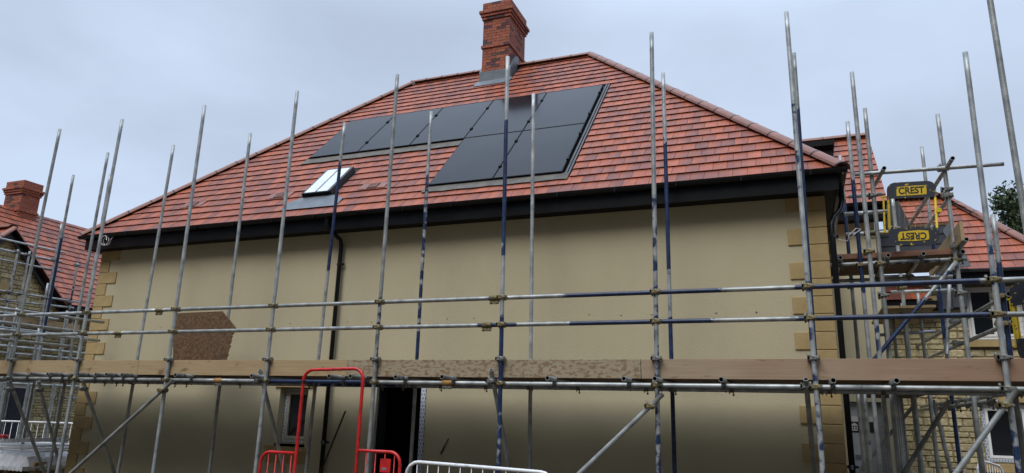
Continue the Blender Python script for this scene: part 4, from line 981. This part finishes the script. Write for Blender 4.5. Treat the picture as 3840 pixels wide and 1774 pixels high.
k.box((-25, 11.0, GZ), (-21, 15, 4.6), 'dark_room'); lb_(k, 'wall')
k = MB(); sN = 0.0
tiles(k, (-19.55, 2.5, 4.78), (0, 1, 0), (-C46*1, 0, S46), [(0, 0), (8.15, 0), (10.08, 2.60), (10.08, 3.1/S46), (0, 3.1/S46)], s=0.92)
tiles(k, (-19.55, 2.5, 4.78), (0, 1, 0), (-C46*1, 0, S46), [(11.98, 0), (18.5, 0), (18.5, 3.1/S46), (10.08, 3.1/S46), (10.08, 2.60)], s=0.92)
tiles(k, (-26.65, 21.0, 4.78), (0, -1, 0), (C46, 0, S46), [(0, 0), (18.5, 0), (18.5, 3.1/S46), (0, 3.1/S46)], s=0.92)
# gable roof slopes running back into the main slope
gl = 1.78; sl = 1.95/S46
tiles(k, (-19.8, 12.60+1.88, 4.68), (-1, 0, 0), (0, -C46, S46), [(0, 0), (0.02, 0), (1.6, sl), (0, sl)], s=0.9)
tiles(k, (-21.6, 12.56-1.88, 4.68), (1, 0, 0), (0, C46, S46), [(1.78, 0), (1.8, 0), (1.8, sl), (0.2, sl)], s=0.9)
lroof = lb_(k, 'roof')
cap_line(lroof, (0, 0, 0), (-23.1, 2.5, 7.88), (-23.1, 14.2, 7.88), 'ridge_tile'); cap_line(lroof, (0, 0, 0), (-23.1, 14.75, 7.88), (-23.1, 21.0, 7.88), 'ridge_tile')
cap_line(lroof, (0, 0, 0), (-19.82, 12.58, 6.66), (-21.3, 12.58, 6.66), 'ridge_tile')
for s_ in (1, -1):
    k = MB(); a = [(-19.88, 12.58, 6.60), (-19.88, 12.58+s_*1.95, 4.65), (-19.88, 12.58+s_*1.95, 4.42), (-19.88, 12.58, 6.36)]; k.prism(a, 'black_plastic', (0.03, 0, 0)); lb_(k, 'bargeboard')
    k = MB(); a = [(-19.999, 12.58, 6.62), (-19.999, 12.58+s_*1.95, 4.67), (-19.999, 12.58+s_*1.95, 4.63), (-19.999, 12.58, 6.58)]; k.prism(a, 'black_soffit', (0.117, 0, 0)); lb_(k, 'soffit')
    cap_line(lroof, (0, 0, 0), (-19.80, 12.58+s_*1.98, 4.69), (-19.80, 12.58, 6.66), 'verge_tile', lift=0.0)
k = MB(); k.box((-19.97, 14.45, 4.50), (-19.6, 20.9, 4.66), 'black_plastic'); k.box((-19.6, 14.45, 4.60), (-19.48, 20.9, 4.74), 'black_plastic'); k.box((-19.97, 2.5, 4.50), (-19.6, 10.7, 4.66), 'black_plastic'); lb_(k, 'fascia')
for (a, b, c, d) in ((11.55, 12.9, 4.90, 5.16), (11.55, 12.9, 3.68, 3.83), (13.1, 14.3, 2.49, 2.68)):
    k = MB(); k.box((XF-.1, a, c), (XF+.05, b, d), 'quoin_stone'); lb_(k, 'lintel' if c != 3.68 else 'window_sill', bevel=.004)
for (a, b, c, d, n_) in ((11.7, 12.72, 3.85, 4.86, 2), (11.0, 12.2, 1.3, 2.45, 2)):
    w_ = window(lh, a+.01, b-.01, c+.01, d-.01, XF-.1, lights=n_, axis='X'); w_.location = w_.location-LW
k = MB(); k.box((XF-.12, 13.26, GZ), (XF-.05, 13.35, 2.46), 'frame_tape'); k.box((XF-.12, 14.02, GZ), (XF-.02, 14.14, 2.46), 'frame_tape'); k.box((XF-.12, 13.36, 2.38), (XF-.05, 14.02, 2.46), 'upvc'); k.box((XF-.1, 13.36, GZ), (XF-.06, 14.0, 2.37), 'navy_paint'); lb_(k, 'door')
cl = brick_stack(None, 'chimney', -23.08, -22.28, 14.2, 14.78, 6.85, 8.80, course=0.0725, seed=9, corb=((7.79, 7.87, .03), (8.37, 8.445, .03), (8.445, 8.52, .055), (8.52, 8.59, .085), (8.59, 8.80, .022)))
cl.parent = lh; cw = Vector(cl.location); cl.location = cw-LW
k = MB(); k.box((-22.279, 14.19, 6.9), (-22.262, 14.79, 7.33), 'lead'); k.prism([(-22.27, 14.1, 7.13), (-22.0, 14.1, 6.86), (-22.0, 14.88, 6.86), (-22.27, 14.88, 7.13)], 'lead', (.03, 0, .03))
k.prism([(-22.25, 14.199, 7.0), (-22.25, 14.199, 7.36), (-22.85, 14.199, 7.98), (-23.0, 14.199, 7.75)], 'lead', (0, -.03, 0))
o = k.build('flashing', cl); o.location = -cw

# scaffold round the stone house
SL_ = Vector((-18.8, 13, GZ)); sc2 = thing('scaffold', 'thin tube scaffold standing in front of the left stone house', 'scaffold', SL_)
for (y0, z0, y1, z1) in ((9.0, 6.03, 13.46, 6.08), (9.0, 5.75, 13.40, 5.81), (9.0, 5.50, 13.39, 5.55), (9.5, 4.70, 14.29, 4.80), (9.5, 4.42, 13.99, 4.61), (9.5, 4.16, 13.6, 4.24), (9.5, 3.2, 16, 3.24), (9.5, 2.45, 16, 2.48), (9.5, 2.9, 16, 2.92), (14.2, 2.15, 16.0, 2.15)):
    tube_part(sc2, SL_, 'guard_rail', (-18.8, y0, z0), (-18.8, y1, z1), blue(1, (11, 12, .2)))
for (y, z1, pb) in ((12.13, 5.87, blue(2, (4.4, 5.2, .5))), (12.44, 5.89, None), (13.16, 6.84, None), (13.84, 5.87, blue(2, (4.4, 5.2, .6))), (13.09, 5.15, None), (11.2, 5.9, None), (14.6, 4.9, None), (15.4, 4.9, None), (10.3, 6.2, None)):
    o = tube_part(sc2, SL_, 'standard', (-18.8+.05, y, GZ+.006), (-18.8+.05, y, z1), pb)
    for z in (4.75, 5.8): 
        if z < z1: fitting(o, (-18.8+.05, y, z), 'zinc', RZ90)
    tube_part(sc2, SL_, 'standard', (-19.7, y+.1, GZ+.006), (-19.7, y+.1, min(z1, 4.4)), None)
board(sc2, SL_, 'toe_board', (-18.86, 12.6, 3.96), (-18.83, 14.3, 4.17), 'board_tan'); board(sc2, SL_, 'toe_board', (-18.86, 9.5, 3.98), (-18.83, 12.55, 4.19), 'board_pale')
for i in range(4): board(sc2, SL_, 'deck_board', (-19.75+.23*i, 9.5, 3.90), (-19.75+.23*i+.22, 15.9, 3.938), 'deck_wood')
tube_part(sc2, SL_, 'ledger', (-18.75, 9.5, 3.84), (-18.75, 15.8, 3.84)); tube_part(sc2, SL_, 'ledger', (-19.6, 9.5, 3.84), (-19.6, 15.8, 3.84))
k = MB(); k.tube((-21.3, 17.0, GZ), (-21.3, 17.0, 9.0), r=.03); 
tube_part(sc2, SL_, 'standard', (-13.05, 18.8, GZ+.006), (-13.05, 18.8, 6.35+1.0), None, label='lone upright standing behind the rendered house')

# ------------------------------------------------------------------ cream wing behind the right corner
GW = Vector((1, 15, GZ)); wg = thing('rendered_house', 'narrow cream rendered building with red gabled roof behind the right corner', 'house', GW)
def wb(mb, name, parent=None, label=None):
    o = mb.build(name, parent or wg); o.location = -GW if parent is None else (0, 0, 0)
    if label: o['label'] = label
    return o
k = MB(); wall_grid(k, 'Y', 14.2, -3.0, 1.505, GZ, 5.82, [(0.74, 1.36, GZ, 2.42)], .3, 1, 'render_coat'); wall_grid(k, 'X', 1.505, 14.2, 17.4, GZ, 5.82, [], .25, -1, 'render_coat'); wall_grid(k, 'Y', 17.4, -3.0, 1.505, GZ, 5.82, [], .2, -1, 'render_coat')
k.box((-1.0, 14.6, GZ), (1.2, 16.5, 5.5), 'dark_room'); k.face([(1.504, 14.2, 5.82), (1.504, 17.4, 5.82), (1.504, 15.8, 7.5)], 'render_coat'); wb(k, 'wall')
k = MB(); tiles(k, (-3.2, 13.9, 5.95), (1, 0, 0), (0, C46, S46), [(0, 0), (4.93, 0), (4.93, 2.78), (0, 2.78)]); tiles(k, (1.73, 17.75, 5.95), (-1, 0, 0), (0, -C46, S46), [(0, 0), (4.93, 0), (4.93, 2.78), (0, 2.78)])
wr = wb(k, 'roof'); cap_line(wr, (0, 0, 0), (-3.2, 15.83, 7.96), (1.75, 15.83, 7.96), 'ridge_tile')
k = MB(); k.box((-3.2, 13.93, 5.66), (1.70, 13.96, 5.93), 'black_plastic'); k.box((-3.2, 13.96, 5.66), (1.70, 14.199, 5.68), 'black_soffit'); k.sweep(gp, (-3.2, 13.93, 5.94), (1.76, 13.93, 5.94), 'black_plastic', (0, -1, 0), smooth=True, close=True); wb(k, 'fascia')
k = MB(); k.box((-1.5, 14.75, 7.46), (1.0, 15.4, 7.57), 'black_plastic'); k.box((-1.5, 14.80, 7.42), (0.98, 15.4, 7.458), 'black_soffit'); k.box((-1.4, 14.85, 6.7), (0.96, 15.3, 7.417), 'black_soffit'); wb(k, 'dormer')
k = MB(); k.box((0.76, 14.30, GZ), (1.34, 14.34, 2.41), 'wrap_board'); wd = wb(k, 'door')
k = MB(); k.box((1.335, 14.17, GZ), (1.40, 14.26, 2.42), 'frame_tape'); k.box((0.742, 14.2, GZ), (0.76, 14.3, 2.42), 'upvc'); wb(k, 'door_frame')
k = MB(); k.box((0.86, 14.292, 1.44), (1.10, 14.299, 1.52), 'print_grey'); wb(k, 'lower_label', wd)
k = MB(); k.box((0.80, 14.29, 1.90), (1.20, 14.299, 2.08), 'print_black'); k.box((0.80, 14.291, 2.08), (1.20, 14.299, 2.17), 'print_white')
k.prism([(0.845, 14.287, 1.925), (0.935, 14.287, 1.925), (0.935, 14.287, 2.03), (0.89, 14.287, 2.062), (0.845, 14.287, 2.03)], 'print_white', (0, .003, 0))
for a in (0.857, 0.897):
    for c in (1.945, 1.985): k.box((a, 14.2845, c), (a+.026, 14.2865, c+.026), 'print_black')
wb(k, 'door_label', wd)
def small_text(body, size, loc, mt, parent):
    me = text_mesh(body, size, 0.001); me.materials.clear(); me.materials.append(MATS[mt]); o = bpy.data.objects.new('lettering', me); COL.objects.link(o); o.parent = parent
    o.matrix_local = Matrix.Translation(loc) @ Matrix.Rotation(R(90), 4, 'X')
small_text('PI', 0.075, (1.02, 14.286, 2.02), 'print_white', wd); small_text('Y', 0.055, (1.05, 14.288, 2.125), 'print_grey', wd)

# ------------------------------------------------------------------ stone house on the right
SR = Vector((4, 16, GZ)); sh_ = thing('stone_house', 'yellow stone house with red hipped roof and white windows at the right', 'house', SR)
def sb(mb, name, parent=None, bevel=0):
    o = mb.build(name, parent or sh_, bevel=bevel); o.location = -SR if parent is None else (0, 0, 0); return o
OP = [(3.05, 3.96, 3.62, 4.62), (3.06, 4.45, 1.44, 2.47)]
k = MB(); wall_grid(k, 'Y', 15.5, 1.52, 9.0, GZ, 4.86, OP, .3, 1, 'stone_mortar')
stone_courses(k, 'Y', 15.5, -1, 1.52, 9.0, GZ, 4.7, ops=OP+[(2.95, 4.6, 2.49, 2.66), (2.95, 4.6, 1.28, 1.42), (2.95, 4.1, 3.48, 3.60)], seed=21)
wall_grid(k, 'X', 1.52, 15.5, 22, GZ, 4.86, [], .3, 1, 'stone_mortar'); k.box((2, 16.2, GZ), (8.5, 21, 4.8), 'dark_room'); sb(k, 'wall')
k = MB(); tiles(k, (1.4, 15.1, 4.86), (1, 0, 0), (0, C46, S46), [(1.42, 0), (3.22, 0), (1.78, 2.75), (0.2, 2.75), (0.2, 0.95), (1.42, 0.95)][0:0] or [(0.55, 0), (3.25, 0), (1.78, 2.75), (0.55, 2.75)], s=1.0, holes=[(0.0, 1.42, 0, 1.5)])
tiles(k, (1.45, 15.1, 4.33), (1, 0, 0), (0, C46, S46), [(0.1, 0), (1.0, 0), (0.80, 0.82), (0.1, 0.82)], s=1.0)
tiles(k, (4.65, 15.1, 4.86), (0, 1, 0), (-C46*.8, 0, S46), [(0, 0), (6, 0), (6, 2.75), (1.9, 2.75)], s=1.0)
rr = sb(k, 'roof')
cap_line(rr, (0, 0, 0), (4.65, 15.1, 4.86), (3.18, 17.01, 6.84), 'hip_tile'); cap_line(rr, (0, 0, 0), (1.95, 17.01, 6.86), (3.18, 17.01, 6.86), 'ridge_tile')
k = MB(); k.box((2.86, 15.12, 4.70), (9.0, 15.15, 4.86), 'black_plastic'); k.box((2.86, 15.15, 4.70), (9.0, 15.498, 4.72), 'black_soffit'); k.sweep(gp, (2.82, 15.12, 4.87), (9.0, 15.12, 4.87), 'slate_clad', (0, -1, 0), smooth=True, close=True)
k.box((1.5, 15.12, 4.18), (2.55, 15.15, 4.32), 'black_plastic'); k.box((1.5, 15.15, 4.18), (2.55, 15.498, 4.20), 'black_soffit'); sb(k, 'fascia')
# dormer surround of the upper window and slate-hung panel
k = MB(); k.box((2.80, 15.2, 4.63), (4.3, 15.49, 4.699), 'slate_clad'); k.box((2.80, 15.25, 4.2), (3.03, 15.49, 4.628), 'slate_clad')
k.prism([(2.50, 15.3, 4.18), (3.03, 15.3, 4.18), (3.03, 15.3, 4.30), (2.88, 15.3, 4.62), (2.66, 15.3, 4.62)], 'slate_clad', (0, .15, 0)); sb(k, 'dormer_surround')
k = MB(); k.box((1.60, 14.95, 5.16), (2.84, 15.5, 5.70), 'slate_clad')
for i in range(3): k.box((1.60, 14.935, 5.17+.19*i), (2.84, 14.9495, 5.17+.19*i+.012), 'slate_clad')
k.prism([(1.80, 14.97, 5.705), (2.22, 14.97, 5.705), (2.05, 14.97, 6.25), (1.80, 14.97, 6.25)], 'slate_clad', (0, .5, 0)); k.box((2.23, 14.94, 5.705), (2.86, 15.3, 5.75), 'deck_wood'); sb(k, 'slate_cladding')
k = MB(); k.prism([(2.83, 14.93, 5.75), (2.88, 14.93, 5.75), (2.90, 14.93, 5.6), (3.1, 14.93, 4.9), (2.95, 14.93, 4.9), (2.72, 14.93, 5.6)], 'lead', (0, .03, 0)); sb(k, 'valley')
k = MB(); k.box((2.95, 15.42, 1.28), (4.6, 15.60, 1.42), 'quoin_stone'); sb(k, 'window_sill', bevel=.005)
k = MB(); k.box((2.95, 15.45, 2.49), (4.6, 15.6, 2.66), 'quoin_stone'); sb(k, 'lintel', bevel=.005)
k = MB(); k.box((2.95, 15.42, 3.48), (4.1, 15.6, 3.60), 'quoin_stone'); sb(k, 'window_sill', bevel=.005)
k = MB(); k.box((1.50, 15.44, GZ), (1.60, 15.499, 4.18), 'quoin_stone'); sb(k, 'corner_stone')
w1 = window(sh_, OP[0][0]+.01, OP[0][1]-.01, OP[0][2]+.01, OP[0][3]-.01, 15.56, lights=2, tape=False, fr=.045); w1.location = w1.location-SR
w2 = window(sh_, OP[1][0]+.01, OP[1][1]-.01, OP[1][2]+.01, OP[1][3]-.01, 15.58, lights=2, fr=.065); w2.location = w2.location-SR

# ------------------------------------------------------------------ tree
def tree(cx, cy, base, top, rad, label, seed=4, n=42000):
    rnd = random.Random(seed); root = thing('tree', label, 'tree', (cx, cy, base))
    k = MB(); H = top-base
    k.path([(0, 0, 0), (.1, 0, H*.2), (-.05, .1, H*.4), (.1, 0, H*.65), (0, 0, H*.85)], .16, 'bark', n=8)
    cl_ = []
    for i in range(60):
        a = rnd.uniform(0, 2*math.pi); e = rnd.uniform(-.6, 1); rr_ = rad*rnd.uniform(.0, .85)
        c = Vector((math.cos(a)*rr_*math.cos(e), math.sin(a)*rr_*math.cos(e), H*.62+e*H*.30)); cl_.append((c, rnd.uniform(.45, 1.0), rnd.uniform(.6, 1.35)))
        k.path([(0, 0, H*rnd.uniform(.25, .6)), tuple(c*.6+Vector((0, 0, H*.15))), tuple(c)], .045, 'bark', n=5)
    k.build('trunk', root)
    q = MB()
    for i in range(n):
        c, s_, br = rnd.choice(cl_); v = Vector((rnd.gauss(0, 1), rnd.gauss(0, 1), rnd.gauss(0, .8))); v = v.normalized()*rnd.random()**.4*s_*rad*.30
        p = c+v; a = Vector((rnd.uniform(-1, 1), rnd.uniform(-1, 1), rnd.uniform(-.6, .6))).normalized(); b = a.orthogonal().normalized(); b = (Matrix.Rotation(rnd.uniform(0, 6.28), 3, a) @ b)
        L_ = rnd.uniform(.05, .10); w_ = L_*.5; g_ = br*rnd.uniform(.7, 1.3); col = (.062*g_, .105*g_, .036*g_)
        q.face([p-b*L_, p+a*w_, p+b*L_, p-a*w_], 'leaf', tint=col)
    q.build('crown', root)
tree(8.55, 30, GZ, 11.3, 2.5, 'leafy green tree rising behind the hipped roof at the right edge')
